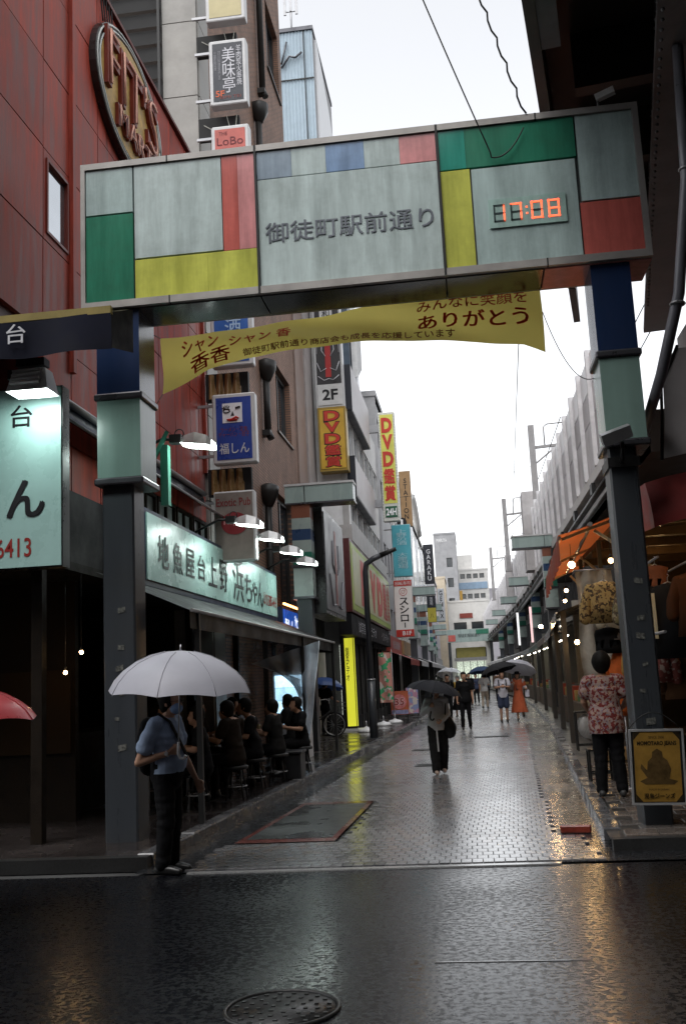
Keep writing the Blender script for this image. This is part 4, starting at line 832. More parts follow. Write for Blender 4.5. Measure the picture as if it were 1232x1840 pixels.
# ------------------------------------------------------------------ further buildings
def bldg(name, label, x0, x1, y0, y1, h, wm, side='L', win=None, front=True, gm=None, fm=None, roof=None):
    """win=(w,h,gap,z0,dz,rows)"""
    t = thing(name, label, 'building', ((x0+x1)/2,(y0+y1)/2,0))
    box('core', M('dark_core'), t, x0+.3, x1-.3, y0+.3, y1, 0, h-.05)
    P = PL(x1) if side == 'L' else PR(x0); fm = fm or fdk; gm = gm or glass_d; o1 = []; o2 = []
    if win:
        ww, wh, gp, zb, dz, rows = win
        for r_ in range(rows):
            z = zb + r_*dz
            if z + wh > h - .3: break
            n = int((y1-y0-.6)/(ww+gp)); o1 += [(y0+.5+i*(ww+gp), y0+.5+i*(ww+gp)+ww, z, z+wh) for i in range(n)]
            if front:
                n = min(6, int((x1-x0-.8)/(ww+gp))); o2 += [(x1-.6-i*(ww+gp)-ww, x1-.6-i*(ww+gp), z, z+wh) for i in range(n)]
    mb = MB(); wall(mb, P, y0+.26, y1, 0, h, o1, .25); wall(mb, PC(y0), x0, x1, 0, h, o2, .25); mb.box(x0,x1,y0+.26,y1,h-.3,h-.001); mb.build('wall', wm, t)
    for a, b, c, d in o1: window(t, P, a, b, c, d, fm, gm, d=.15, fw=.07)
    for a, b, c, d in o2: window(t, PC(y0), a, b, c, d, fm, gm, d=.15, fw=.07)
    MB().box(x0-.05,x1+.05,y0-.05,y1+.05,h,h+.25).build('parapet', roof or wm, t)
    return t
greyw = M('grey_wall', (.32,.32,.33), .6, .15, 1.2, dirt=.15); whitew = M('white_wall', (.6,.59,.57), .6, .12, 1, dirt=.15); beige = M('beige_wall', (.5,.43,.33), .6, .15, 1, dirt=.12); lilac = M('lilac_wall', (.48,.46,.5), .6, .12, 1)
brownw = M('brown_wall', (.2,.15,.12), .6, .2, 1)
# corrugated tower
ct = thing('corrugated_tower', 'tall pale blue corrugated tower with antenna behind the brick building', 'building', (-8,48,0))
corr = M('corrugated_blue', (.36,.44,.5), .45, .1, 1.5)
mb = MB(); n = 74; prof = [(-12+6.2*i/n, 45+(.05 if i % 2 else 0)) for i in range(n+1)]
for a, b in zip(prof, prof[1:]): mb.quad((a[0],a[1],0),(b[0],b[1],0),(b[0],b[1],34),(a[0],a[1],34))
mb.build('corrugated_wall', corr, ct); box('core', greyw, ct, -12, -5.8, 45.06, 52, 0, 33.9); box('roof_edge', M('dark_trim'), ct, -12.05, -5.75, 44.93, 52, 34, 34.2)
for a in (-6.25,): box('joint', M('dark_joint'), ct, a-.02, a+.02, 44.96, 45.0, 0, 34)
box('joint', M('dark_joint'), ct, -12, -5.8, 44.95, 44.99, 31.3, 31.36)
mb = MB().tube([(-6.9,45.5,34),(-6.9,45.5,36.2)],.05,6)
for dx in (-.3,0,.3): mb.box(-6.9+dx-.06,-6.9+dx+.06,45.42,45.5,35.3+(.2 if dx == 0 else 0),36.6)
mb.tube([(-7.2,45.5,35.5),(-6.6,45.5,35.5)],.03,5); mb.build('antenna', M('grey_metal'), ct)
MB().tube([(-7.4,44.9,32.0),(-7.0,44.9,32.6),(-6.7,44.9,32.5),(-6.35,44.9,32.75)],.06,5).tube([(-7.4,44.9,32.2),(-7.1,44.9,33.4)],.05,5).build('emblem', M('dark_trim'), ct)
cw = thing('curved_white_building', 'white building with a curving roofline beside the corrugated tower', 'building', (-8,53,0))
prof = [(45.7,33.9),(47.5,33.5),(50,32.5),(53,30.5),(56,27.6),(59,24)]
mb = MB(); mb.rings([[(-5.72,y,0) for y, z in prof]+[(-5.72,y,z) for y, z in reversed(prof)], [(-9,y,0) for y, z in prof]+[(-9,y,z) for y, z in reversed(prof)]]); mb.build('wall', M('white_clad', (.72,.73,.75), .45, .06), cw)
for yy in (48.5,51.5,54.5): box('joint', M('grey_metal'), cw, -5.72, -5.7, yy-.02, yy+.02, 0, 28)
nv = thing('navy_tower', 'narrow dark navy building with white fins behind the banner', 'building', (-5.5,43.5,0))
box('wall', M('navy_wall', (.03,.045,.065), .4, .2), nv, -7, -4.55, 43, 46, 0, 18.8)
for k in range(9): MB().obox((-4.5,43.5+k*.25,15.2+k*.12),(1,0,0),(0,0,1),(0,1,0),0,.25,0,2.2,-.03,.03).build('fin', M('white_frame'), nv)
bldg('grey_office', 'plain grey office block behind the 24H sign', -9, -3.6, 44, 50, 14.4, greyw, win=(1.2,1.4,.6,3.4,2.9,4)); 
t = bldg('brown_narrow_building', 'narrow white building beside the brown STATION sign', -9, -3.5, 50.2, 58, 12.6, whitew, win=(1.4,1.5,.5,3.2,2.8,3), gm=M('shop_glass'))
t = bldg('ornate_white_building', 'white building with tall arched panels and curved gable', -9, -3.3, 58.2, 84, 11.5, whitew)
for k in range(4):
    yc = 61+k*6; prof = [(yc-2.4,4),(yc+2.4,4)]+[(yc+2.4*math.cos(R(a)),8.6+2.2*math.sin(R(a))) for a in range(0,181,20)]
    MB().rings([[(-3.3,y,z) for y, z in prof],[(-3.12,y,z) for y, z in prof]]).build('arch_panel', M('white_clad'), t); prof2 = [(yc+(y-yc)*.72, 4.3+(z-4)*.86) for y, z in prof]; MB().rings([[(-3.12,y,z) for y, z in prof2],[(-3.1,y,z) for y, z in prof2]]).build('arch_glass', M('shop_glass'), t)
MB().tube([(-3.2,58.2+i*1.3,11.7+1.5*math.sin(i/10*math.pi)) for i in range(11)],.25,6).build('gable', whitew, t)
bldg('left_far_building', 'grey-white building at the bend past the arched facade', -9, -3.6, 84.5, 118, 12, lilac, win=(1.3,1.3,.8,3.3,2.8,3))
t = bldg('end_grey_tower', 'grey tower block with rooftop lettering at the end of the street', -4.2, -1.2, 138, 150, 21.0, greyw, win=(.8,1.3,.5,8,2.8,4)); tx('MARUYA', M('pure_white_ink'), t, (-3.1,137.97,20.2), XR, ZU, 1.4, .5)
t = bldg('end_beige_building', 'beige corner building with dark strip windows at the street end', -3.5, 2.4, 126, 134, 10.6, whitew, win=(1.6,1.5,.6,3.4,3.2,2)); box('banner_sign', M('dull_red_ink'), t, -1.2, .4, 125.9, 125.99, 8.6, 9.2)
t = bldg('end_white_building', 'stepped white office building beyond the street end with orange banner', -2.2, 3.2, 150, 160, 17.0, whitew, win=(.7,.7,.25,9.8,1.5,5)); box('upper_storey', whitew, t, -1.9, 1.0, 152, 160, 17.0, 19.6); box('glass_band', M('blue_glass', (.2,.3,.42), .15), t, -1.9, 3.0, 149.9, 149.99, 14.2, 15.2); box('orange_banner', M('orange_banner', (.62,.36,.07), .5), t, -1.75, -.8, 149.8, 149.98, 8.0, 14.0); tx('Keihin', M('grey_ink'), t, (.6,151.97,18.2), XR, ZU, 2.2, .7) if False else None
bldg('far_right_office', 'pale lilac office block behind the railway at the street end', 3.2, 8.0, 158, 170, 14.6, lilac, side='R', win=(.9,1.2,.6,6,2.8,3))
bldg('cream_slim_building', 'slim cream building with narrow windows beside the grey tower', -3.9, -2.6, 118.5, 125.5, 13.0, beige, win=(.5,1.2,.4,5,2.6,3))
# ground-floor shop fronts on the left
def shopfront(y0, y1, x, label, fascia, txt, glow, awn=None, e=.6):
    t = thing('shopfront', label, 'shop', (x-.4,(y0+y1)/2,.1))
    box('fascia', fascia, t, x-.3, x+.06, y0, y1, 2.75, 3.45)
    if txt: tx(txt, wink, t, (x+.066,(y0+y1)/2,3.1), YR, ZU, (y1-y0)*.6, .36, .01)
    n = max(2, int((y1-y0)/1.3))
    for k in range(n):
        a = y0+(y1-y0)*k/n; b = y0+(y1-y0)*(k+1)/n
        if k % 3 != 1: box('display_panel', glow[k % len(glow)], t, x-.32, x-.28, a+.06, b-.06, .5, 2.7)
        else: box('door', M('shop_glass2'), t, x-.34, x-.3, a+.06, b-.06, .12, 2.6)
        box('jamb', M('black_metal'), t, x-.3, x, a-.05, a+.05, .1, 2.75)
    box('plinth', M('fascia_dark'), t, x-.35, x-.02, y0, y1, .1, .49)
    if awn: MB().quad((x+.06,y0,2.75),(x+.06,y1,2.75),(x+.9,y1,2.4),(x+.9,y0,2.4)).quad((x+.9,y0,2.4),(x+.9,y1,2.4),(x+.9,y1,2.15),(x+.9,y0,2.15)).build('awning', awn, t)
G = lambda n, c, e: M('shop_glow_' + n, c, .4, .85, 6, emit=e)
gl = [G('white', (.8,.85,.75), .75), G('red', (.7,.1,.06), .4), G('green', (.45,.6,.12), .4), G('amber', (.8,.45,.15), .5)]
shopfront(23, 30.5, -4.5, 'dim shopfront behind the bicycle beneath the lobster sign', M('fascia_dark'), None, [M('shop_glass2'), M('dark_core')])
shopfront(30.6, 36.5, -3.7, 'bright video shop entrance with white and green posters', M('fascia_dark'), None, [gl[0], gl[2], gl[1]])
shopfront(36.6, 42, -3.6, 'video shop window lit red and white with striped panels', M('fascia_dark'), None, [gl[1], gl[0], gl[3]])
shopfront(43, 50, -3.5, 'food shopfront with red fascia under the turquoise sign', M('face_red'), '居酒屋', [gl[3], M('shop_glass2')], M('red_awning', (.3,.05,.04), .5))
shopfront(50.3, 58, -3.4, 'shopfront with orange panels next to the second gateway arm', M('face_brown'), None, [gl[3], M('dark_core'), gl[0]], M('white_awning', (.6,.6,.6), .5))
shopfront(58.3, 84, -3.2, 'long row of glass shop windows under the arched white facade', M('lilac_wall'), None, [gl[0], M('shop_glass2'), M('shop_glass')], M('white_awning'))
shopfront(84.6, 118, -3.5, 'far shop row at the bend with pale lit windows', M('grey_wall'), None, [gl[0], M('shop_glass2')], M('white_awning'))
# yellow lit standing sign, small props on the left pavement
yb = thing('yellow_light_sign', 'tall glowing yellow light box standing outside the video shop', 'sign', (-3.75,30.3,.1))
box('case', M('black_metal'), yb, -3.85, -3.55, 30.32, 30.44, .18, 2.95); box('face', M('lit_lemon', (.85,.85,.05), .4, .1, emit=.25, ecol=(.9,.9,.06)), yb, -3.83, -3.57, 30.3, 30.319, .25, 2.88); box('face', M('lit_lemon'), yb, -3.549, -3.53, 30.34, 30.42, .25, 2.88)
tx(V('個室ビデオ'), ink, yb, (-3.75,30.295,2.1), XR, ZU, .11, 1.0, .02); box('foot', M('white_plastic'), yb, -4.0, -3.43, 30.2, 30.62, .1, .18)
for x_, y_, lb in ((-3.2,29.6,'white plastic banner weight on the pavement near the bicycle wheel'),(-3.0,33.0,'white plastic banner weight beside the grey lamp post'),(-2.75,34.6,'white plastic banner weight next to the advert board')):
    t = thing('banner_base', lb, 'banner base', (x_,y_,.1)); MB().lathe((x_,y_,.1),[(.26,0),(.27,.04),(.2,.1),(.06,.13),(.03,.16)],14).build('weight', M('white_plastic'), t); MB().tube([(x_,y_,.22),(x_,y_,.42)],.02,6).build('socket', M('grey_metal'), t)
nb_ = thing('flag_banner', 'leaning fabric shop banner in pink and green on a thin pole', 'banner', (-2.85,34.6,.1)); MB().tube([(-2.75,34.6,.24),(-2.75,34.6,2.6)],.014,6).build('pole', M('grey_metal'), nb_); MB().grid(lambda u,v: (-2.76-.45*u, 34.6+.05*math.sin(u*6+v*4), 2.5-1.7*v), 8, 14).build('cloth', spotted('flag_cloth', (.55,.25,.2), [((.05,.35,.15),.55),((.6,.55,.5),.6)], 4), nb_)
ad = thing('advert_board', 'red advert board with big 35 in a circle on pavement legs', 'sign', (-2.6,35,.1))
box('panel', M('advert_red', (.45,.12,.06), .4, .35, 3), ad, -2.9, -2.28, 35.0, 35.04, .36, 1.16)
MB().lathe((-2.6,34.99,.8),[(.001,0),(.25,.001)],24,axis=(0,-1,0),cap=False).build('disc', M('advert_pink', (.6,.2,.2), .4, .3, 8), ad); tx('35', M('pure_white_ink'), ad, (-2.6,34.985,.8), XR, ZU, .36, .26, .05, 'letter_outline'); tx('35', M('advert_dark', (.3,.03,.03), .5), ad, (-2.6,34.98,.8), XR, ZU, .34, .24, .02)
box('price_strip', M('advert_blue', (.25,.25,.4), .4, .5, 9), ad, -2.88, -2.3, 34.99, 34.999, .38, .52)
for xx in (-2.88,-2.7,-2.48,-2.32): box('leg', M('black_metal'), ad, xx-.012, xx+.012, 35.01, 35.035, .1, .36)
t = thing('advert_board', 'pink and blue advert board standing beside the red 35 board', 'sign', (-2.25,36,.1)); box('panel', spotted('advert_pinkblue', (.5,.25,.35), [((.25,.3,.5),.5),((.6,.55,.5),.58)], 5), t, -2.42, -2.0, 36.0, 36.04, .35, 1.25); 
for xx in (-2.4,-2.03): box('leg', M('black_metal'), t, xx-.015, xx+.015, 36.005, 36.035, .1, .35)
# grey street lamp
lp = thing('street_lamp', 'blue-grey street lamp pole with bent arm on the left pavement', 'street lamp', (-2.62,25.9,.1))
MB().tube([(-2.62,25.9,.1),(-2.62,25.9,1.6)],.105,12).build('lower_sleeve', post_m, lp); MB().tube([(-2.62,25.9,1.6),(-2.62,25.9,4.4),(-2.58,25.9,4.6),(-2.4,25.9,4.72),(-2.2,25.9,4.8)],.075,10).build('pole', post_m, lp)
MB().tube([(-2.2,25.9,4.8),(-1.78,25.9,4.95)],[.075,.05],8,sx=1.0).build('lamp_head', M('black_metal'), lp); MB().torus((-2.62,25.9,1.6),.1,.02,n=16).build('collar', M('grey_metal'), lp)
box('base_plate', post_m, lp, -2.8, -2.44, 25.72, 26.08, .1, .13)

# ------------------------------------------------------------------ gateway arms repeated down the street
armp = M('arm_panel', (.3,.38,.36), .3, .12, 2, streak=True, dirt=.15); armtop = M('arm_top', (.5,.5,.5), .35)
def stub(side, label):
    t = thing('gateway_arm', label, 'gateway arm', (0,0,0), 'gateway arms down the street')
    s_ = 1 if side == 'L' else -1
    def bx(n, m, x0, x1, y0, y1, z0, z1): a, b = sorted((x0*s_, x1*s_)); return box(n, m, t, a, b, y0, y1, z0, z1)
    bx('post', post_m, -.17, .17, 0, .36, .09, 3.5)
    for z0_, z1_, k in ((3.56,4.22,'grey'),(4.3,4.58,'green'),(4.58,4.86,'grey'),(4.86,5.12,'navy'),(5.12,5.38,'grey'),(5.38,5.7,'red')): bx('cladding', M('stub_clad_' + k, {'grey':(.3,.36,.34),'green':(.015,.14,.09),'navy':(.02,.05,.12),'red':(.2,.07,.04)}[k], .3, .15, 2), -.22, .22, -.04, .42, z0_, z1_)
    for z in (3.5, 4.23): bx('trim', M('dark_trim'), -.25, .25, -.07, .45, z, z+.06)
    bx('arm_box', armp, -.35, 1.25, -.06, .46, 5.74, 6.14); bx('arm_frame', M('dark_trim'), -.37, 1.27, -.08, .48, 5.7, 5.74); bx('arm_top', armtop, -.37, 1.27, -.08, .48, 6.14, 6.19); bx('arm_joint', M('dark_joint'), .1, .12, -.065, .465, 5.741, 6.139)
    return t
sL = stub('L', 'gateway arm with striped post beside the brown brick building'); sL.location = (-3.72,22.6,0); WL[sL] = Vector((-3.72,22.6,0))
for y_, lb in ((51,'gateway arm in front of the black GARAKU sign'),(64,'gateway arm beside the arched white facade'),(77,'gateway arm past the pale sign ending in X'),(90,'gateway arm at the bend by the far shop row'),(103,'last gateway arm before the street end on the shop side')): dup(sL, (LK(y_)-1.13,y_,0), lb)
sR = stub('R', 'gateway arm against the railway wall just past the orange awning'); sR.location = (2.95,36,.25); WL[sR] = Vector((2.95,36,.25))
for y_, lb in ((51,'gateway arm against the railway wall by the second catenary mast'),(64,'gateway arm against the railway wall over the umbrellas'),(77,'gateway arm against the far railway wall near the bend'),(90,'gateway arm against the railway wall close to the street end')): dup(sR, (RK(y_)+.72,y_,.2), lb)
fg = thing('far_gateway', 'distant full gateway crossing the street with a yellow banner below', 'gateway', (0,112,0))
box('beam', armp, fg, -2.6, 2.4, 112, 112.6, 5.2, 6.6); box('panel', PAL['red'], fg, -2.5, -1.7, 111.97, 112, 5.3, 6.0); box('panel', PAL['green'], fg, .6, 2.3, 111.97, 112, 6.0, 6.5); box('banner', M('far_banner', (.3,.27,.09), .6), fg, -1.7, 1.5, 112.8, 112.84, 3.5, 4.6); tx('御徒町駅前通り', ink, fg, (-.2,111.96,5.9), XR, ZU, 2.4, .4)
for x_ in (-2.4, 2.2): box('post', post_m, fg, x_-.17, x_+.17, 112.1, 112.5, .1, 5.2)
t = thing('arcade_entrance', 'bright lit shop entrance with yellow canopy at the street end', 'shop', (-.2,125,0)); box('lit_front', G('daywhite', (.6,.68,.56), .35), t, -2.0, 1.6, 125.2, 125.3, .3, 3.2); box('canopy', M('grey_metal'), t, -2.2, 1.8, 124.6, 125.2, 3.3, 3.7)
for k in range(5): box('mullion', M('black_metal'), t, -2.0+k*.85, -1.93+k*.85, 125.1, 125.19, .1, 3.25)

# ------------------------------------------------------------------ railway viaduct on the right
VX = lambda y: 3.14 - max(0, y-62)*.022
vi = thing('railway_viaduct', 'elevated railway viaduct with pale noise barrier panels along the right', 'viaduct', (6,60,0))
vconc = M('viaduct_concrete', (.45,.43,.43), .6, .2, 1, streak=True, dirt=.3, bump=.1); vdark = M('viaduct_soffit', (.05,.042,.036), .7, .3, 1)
vp = [M('barrier_panel_%d' % i, c, .5, .3, 3, streak=True, dirt=.3) for i, c in enumerate(((.52,.5,.52),(.44,.42,.44),(.58,.56,.58)))]; vpl = M('barrier_light', (.75,.74,.76), .35, .1, 1.2); vst = M('barrier_post', (.68,.67,.68), .45, .15, 3, dirt=.15)
mb = MB(); mbf = MB()
yy = 18.6
while yy < 128:
    e = min(128, yy+10); a, b = VX(yy), VX(e)
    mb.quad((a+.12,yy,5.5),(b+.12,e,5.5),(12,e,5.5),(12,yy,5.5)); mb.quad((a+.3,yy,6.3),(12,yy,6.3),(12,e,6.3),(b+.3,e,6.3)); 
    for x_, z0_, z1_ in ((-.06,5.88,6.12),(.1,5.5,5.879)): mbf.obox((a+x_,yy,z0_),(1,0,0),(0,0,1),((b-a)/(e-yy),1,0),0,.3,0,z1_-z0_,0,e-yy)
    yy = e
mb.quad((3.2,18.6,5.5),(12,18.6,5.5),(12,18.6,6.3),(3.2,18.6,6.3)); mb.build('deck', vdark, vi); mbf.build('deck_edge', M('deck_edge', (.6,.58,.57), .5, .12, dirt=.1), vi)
k = 0; y_ = 18.7
while y_ < 126:
    e = y_+2.0; x_ = VX(y_); x2 = VX(e)
    MB().box(x_-.09,x_+.06,y_-.075,y_+.075,6.13,8.85).build('barrier_post', vst, vi)
    d_ = ((x2-x_)/2, 1, 0)
    for z0_, z1_, m_ in ((6.14,7.32,vp[k % 3]),(7.36,8.02,vp[(k+1) % 3]),(8.06,8.74,vpl)):
        MB().obox((x_,y_,0),(1,0,0),(0,0,1),d_,.0,.05,z0_,z1_,.1,1.9).build('barrier_panel', m_, vi)
    y_ = e; k += 1
for y_ in range(22, 126, 8): MB().box(4.0,4.8,y_,y_+.8,.09,5.5).build('pier', vconc, vi)
box('concrete_block', vconc, vi, 2.75, 3.3, 45.6, 47, 6.13, 9.75); box('concrete_block', vconc, vi, 2.6, 3.0, 66.5, 68, 6.13, 9.3)
mb = MB(); 
for y_ in range(19, 120, 4): mb.box(VX(y_)-.16,VX(y_)-.07,y_,y_+.35,5.55,5.8)
mb.tube([(VX(y)-.14,y,5.42) for y in range(19,120,4)],.07,6).tube([(VX(y)-.1,y,5.2) for y in range(19,120,4)],.045,6).build('cable_duct', M('black_metal'), vi)
def mast(x, y, z0, h, lb):
    t = thing('catenary_mast', lb, 'mast', (x,y,z0), 'catenary masts on the viaduct')
    MB().box(-.13,.13,-.13,.13,-.2,h).build('pole', M('mast_grey', (.28,.27,.27), .5), t, local=True); mb = MB().bar((.13,0,h-1.0),(1.1,0,h-.95),.12); mb.bar((.13,0,h-1.7),(1.0,0,h-1.05),.07); mb.build('bracket', M('mast_grey'), t, local=True)
    MB().tube([(.55,0,h-.9),(.55,0,h-.1),(.7,0,h+.02),(1.5,0,h+.05)],.03,6).build('feeder_arm', M('mast_grey'), t, local=True); MB().box(-.2,.2,-.2,.2,-.25,-.2).build('foot', M('mast_grey'), t, local=True)
    return t
mt = mast(3.25,43.5,8.0,4.3,'tallest catenary mast rising behind the barrier near the concrete block')
dup(mt, (2.62,62,8.0), 'catenary mast between two thin cross arms further along the railway'); dup(mt, (2.2,86,8.0), 'small far catenary mast near the bend of the railway')
# steel girder bridge over the crossing
bg_ = thing('girder_bridge', 'dark riveted steel railway bridge crossing overhead at the upper right', 'bridge', (3,6,8))
dv = Vector((.15,1,0)).normalized(); rv = Vector((dv.y,-dv.x,0)); o_ = Vector((.93,8.85,0)); gs = M('girder_steel', (.045,.04,.038), .45, .35, 2, bump=.2, dirt=.2); gsl = M('girder_grey', (.2,.2,.21), .4, .25, 2, dirt=.2)
def gb_(n, m, a0, a1, c0, c1, z0, z1): return MB().obox(o_, rv, ZU, dv, a0, a1, z0, z1, c0, c1).build(n, m, bg_)
gb_('fascia_girder', M('girder_brown', (.12,.11,.1), .5, .25), -.02, .1, -14, 9.5, 8.0, 9.9); gb_('bottom_flange', gsl, .102, .3, -14, .9, 8.02, 8.1); gb_('deck_plate', gs, .1, 9, -14, 9.5, 9.0, 9.12); gb_('main_girder', gs, 1.35, 1.55, -14, 9.5, 7.7, 9.0); gb_('girder_flange', gsl, 1.2, 1.7, -14, 9.5, 7.62, 7.7)
gb_('main_girder', gs, 4.2, 4.4, -14, 9.5, 7.7, 9.0); gb_('girder_flange', gs, 4.05, 4.55, -14, 9.5, 7.62, 7.7); gb_('parapet', gs, .12, .2, -14, 9.5, 9.9, 11.2)
for k in range(12): gb_('cross_beam', gs, .4, 9, -13+k*1.9, -12.8+k*1.9, 8.3, 9.0)
mb = MB()
for k in range(70):
    for a in (1.25,1.65): p = o_+rv*a+dv*(-3+k*.16); mb.ball((p.x,p.y,7.615),.022,6,4)
    p = o_+rv*1.345+dv*(-3+k*.16); mb.ball((p.x,p.y,7.8),.02,6,4); mb.ball((p.x,p.y,8.8),.02,6,4)
mb.build('rivets', gsl, bg_)['kind'] = 'stuff'
box('abutment', vconc, bg_, 4.2, 12, 16.5, 18.5, .09, 7.6)
t = thing('drain_pipe', 'grey vertical drain pipe bending under the steel bridge on the right', 'pipe', (2.3,9.2,4)); MB().tube([(2.42,9.3,7.6),(2.36,9.3,6.2),(2.2,9.4,5.1),(2.02,9.7,4.4),(1.98,10.9,4.0)],.055,10).build('pipe', M('pipe_grey', (.16,.16,.18), .35, .2), t); 
for z, x, y in ((6.3,2.37,9.3),(5.0,2.18,9.42)): MB().torus((x,y,z),.062,.015,(.1,0,1),14,5).build('clamp', M('grey_metal'), t)
# unseen blocks added beside and behind the photographer to cut sky light
bldg('opposite_sky_blocker', 'unseen dark block added across the crossing behind the viewer to cut sky light', -24, 30, -16, -3.0, 14.5, brownw, win=None, front=False)
bldg('right_sky_blocker', 'unseen dark block added on the right of the crossing to cut sky light', 9.5, 20, -2.9, 14, 12, brownw, side='R', front=False)

# ------------------------------------------------------------------ shops under the viaduct
ply = M('warm_plywood', (.09,.055,.03), .6, .3, 3, bump=.1)
cs = thing('clothing_shop', 'open clothing shop under the viaduct hung full of garments', 'shop', (3,13.5,.09))
box('back_wall', ply, cs, 4.1, 4.2, 10.9, 18.5, .09, 3.9); box('far_wall', ply, cs, 2.7, 4.1, 18.4, 18.5, .09, 3.9); box('ceiling', ply, cs, 2.0, 4.2, 10.75, 18.5, 3.45, 3.52); box('near_wall', M('dark_core'), cs, 2.75, 4.1, 10.75, 10.85, .09, 3.4)
for k in range(6): box('ceiling_joist', ply, cs, 2.02, 4.1, 11.4+k*1.2, 11.5+k*1.2, 3.34, 3.449)
for y_ in (12.6, 14.9, 17.4): box('post', M('black_metal'), cs, 1.92, 1.98, y_-.03, y_+.03, .09, 3.45)
for x_, z_ in ((2.05,2.75),(2.5,2.75),(2.05,1.95)): MB().tube([(x_,11.0,z_),(x_,18.2,z_)],.016,6).build('hanging_rail', M('grey_metal'), cs)
for k in range(4): box('shelf', ply, cs, 3.2, 4.09, 11, 18.2, .5+k*.6, .54+k*.6)
def garment(x, y, z, w_, h_, mat, label, rz=0., kind='shirt', thick=.07, grp='garments hanging in the clothing shop'):
    t = thing('hanging_garment', label, 'garment', (x,y,z), grp, rz)
    def ringz(zz, hw, th): 
        n = 16; return [(hw*math.cos(2*math.pi*i/n)*(1+.06*math.sin(i*2.1+zz*9)), th*math.sin(2*math.pi*i/n)+.014*math.sin(i*3+zz*17), zz) for i in range(n)]
    prof = [(-.09,.05,.03),(-.12,.16,.05),(-.17,w_/2,thick),(-.35,w_/2*.93,thick),(-h_*.6,w_/2*.9,thick*1.1),(-h_,w_/2*1.0,thick*1.15)] if kind != 'trousers' else [(-.08,.17,.05),(-.2,.18,.06),(-h_*.5,.17,.05),(-h_,.15,.04)]
    MB().rings([ringz(a,b,c) for a, b, c in prof], sm=True).build('cloth', mat, t, local=True)
    if kind == 'shirt':
        for s_ in (-1,1): MB().capsule([(s_*(w_/2-.05),0,-.17),(s_*(w_/2+.02),0,-.4),(s_*(w_/2+.03),0,-.55)],[.06,.075,.08],8,sy=.6).build('sleeve', mat, t, local=True)
    MB().tube([(-w_*.4,0,-.17),(0,0,-.07),(w_*.4,0,-.17)],.008,5).tube([(0,0,-.07),(0,0,-.02),(.02,0,.0),(0,0,.02)],.004,5).build('hanger', M('grey_metal'), t, local=True)
    return t
leop = spotted('leopard_print', (.42,.28,.1), [((.06,.035,.015),.54),((.2,.11,.04),.6)], 22); camo = spotted('camo_print', (.2,.17,.08), [((.06,.05,.03),.5),((.3,.24,.14),.57),((.1,.06,.035),.6)], 14); flor = spotted('dark_floral', (.2,.05,.04), [((.4,.3,.25),.58)], 20)
fab = lambda n, c: M('fabric_' + n, c, .85, .2, 12, bump=.2, bscale=90)
garment(1.72,13.0,2.78,.46,.62,leop,'leopard print shirt hanging high beside the gateway post'); garment(2.02,12.3,2.72,.44,.6,camo,'camouflage shirt hanging right of the gateway post'); garment(1.74,13.15,2.2,.34,.42,fab('black',(.015,.015,.016)),'black tote-like top hanging under the leopard shirt',kind='top')
garment(2.12,12.2,2.0,.4,.6,flor,'dark red floral shirt hanging below the camouflage shirt'); garment(2.3,11.9,2.62,.5,.95,fab('black',(.015,.015,.016)),'long black coat with a pale stripe hanging in the shop'); garment(2.2,12.05,2.85,.3,.42,fab('orange',(.16,.06,.03)),'orange and white scarf top hanging at the shop rail',kind='top')
garment(2.1,12.8,2.1,.36,.55,fab('ochre',(.4,.22,.06)),'ochre yellow shirt hanging low in the shop'); garment(2.42,12.3,1.9,.42,.7,fab('brown',(.12,.06,.03)),'brown jacket hanging at the back rail'); garment(2.05,14.2,2.74,.44,.7,fab('cream',(.45,.4,.3)),'cream shirt hanging in the middle of the shop'); garment(2.05,15.0,2.74,.44,.7,fab('navy',(.02,.03,.08)),'navy shirt hanging near the far shop post'); garment(2.05,15.8,2.74,.44,.7,camo,'camouflage shirt hanging at the far end of the rail'); garment(2.5,11.6,2.7,.4,.8,fab('rust',(.06,.025,.012)),'rust coloured jacket hanging at the near end of the rail'); garment(2.5,13.4,2.72,.44,.8,flor,'dark floral shirt hanging on the inner rail'); garment(2.52,14.4,2.72,.44,.8,fab('grey',(.2,.2,.2)),'grey jacket hanging on the inner rail')
base_g = garment(2.52,15.3,2.72,.44,.8,fab('dark',(.03,.028,.026)),'dark jacket hanging on the crowded inner rail',R(70))
for k in range(9): dup(base_g, (2.5+random.uniform(-.03,.03),15.3+.28*(k+1),2.72), rz=R(70+random.uniform(-25,25)))
base_h = garment(2.06,16.3,2.74,.42,.7,fab('olive',(.06,.06,.03)),'olive work shirt hanging on the outer rail',R(60))
for k in range(5): dup(base_h, (2.06,16.3+.3*(k+1),2.74), rz=R(60+random.uniform(-25,25)))
tx_w = M('pale_trim', (.5,.46,.32), .6); MB().box(2.08,2.12,11.8,11.83,1.9,2.42).build('price_ribbon', tx_w, cs)
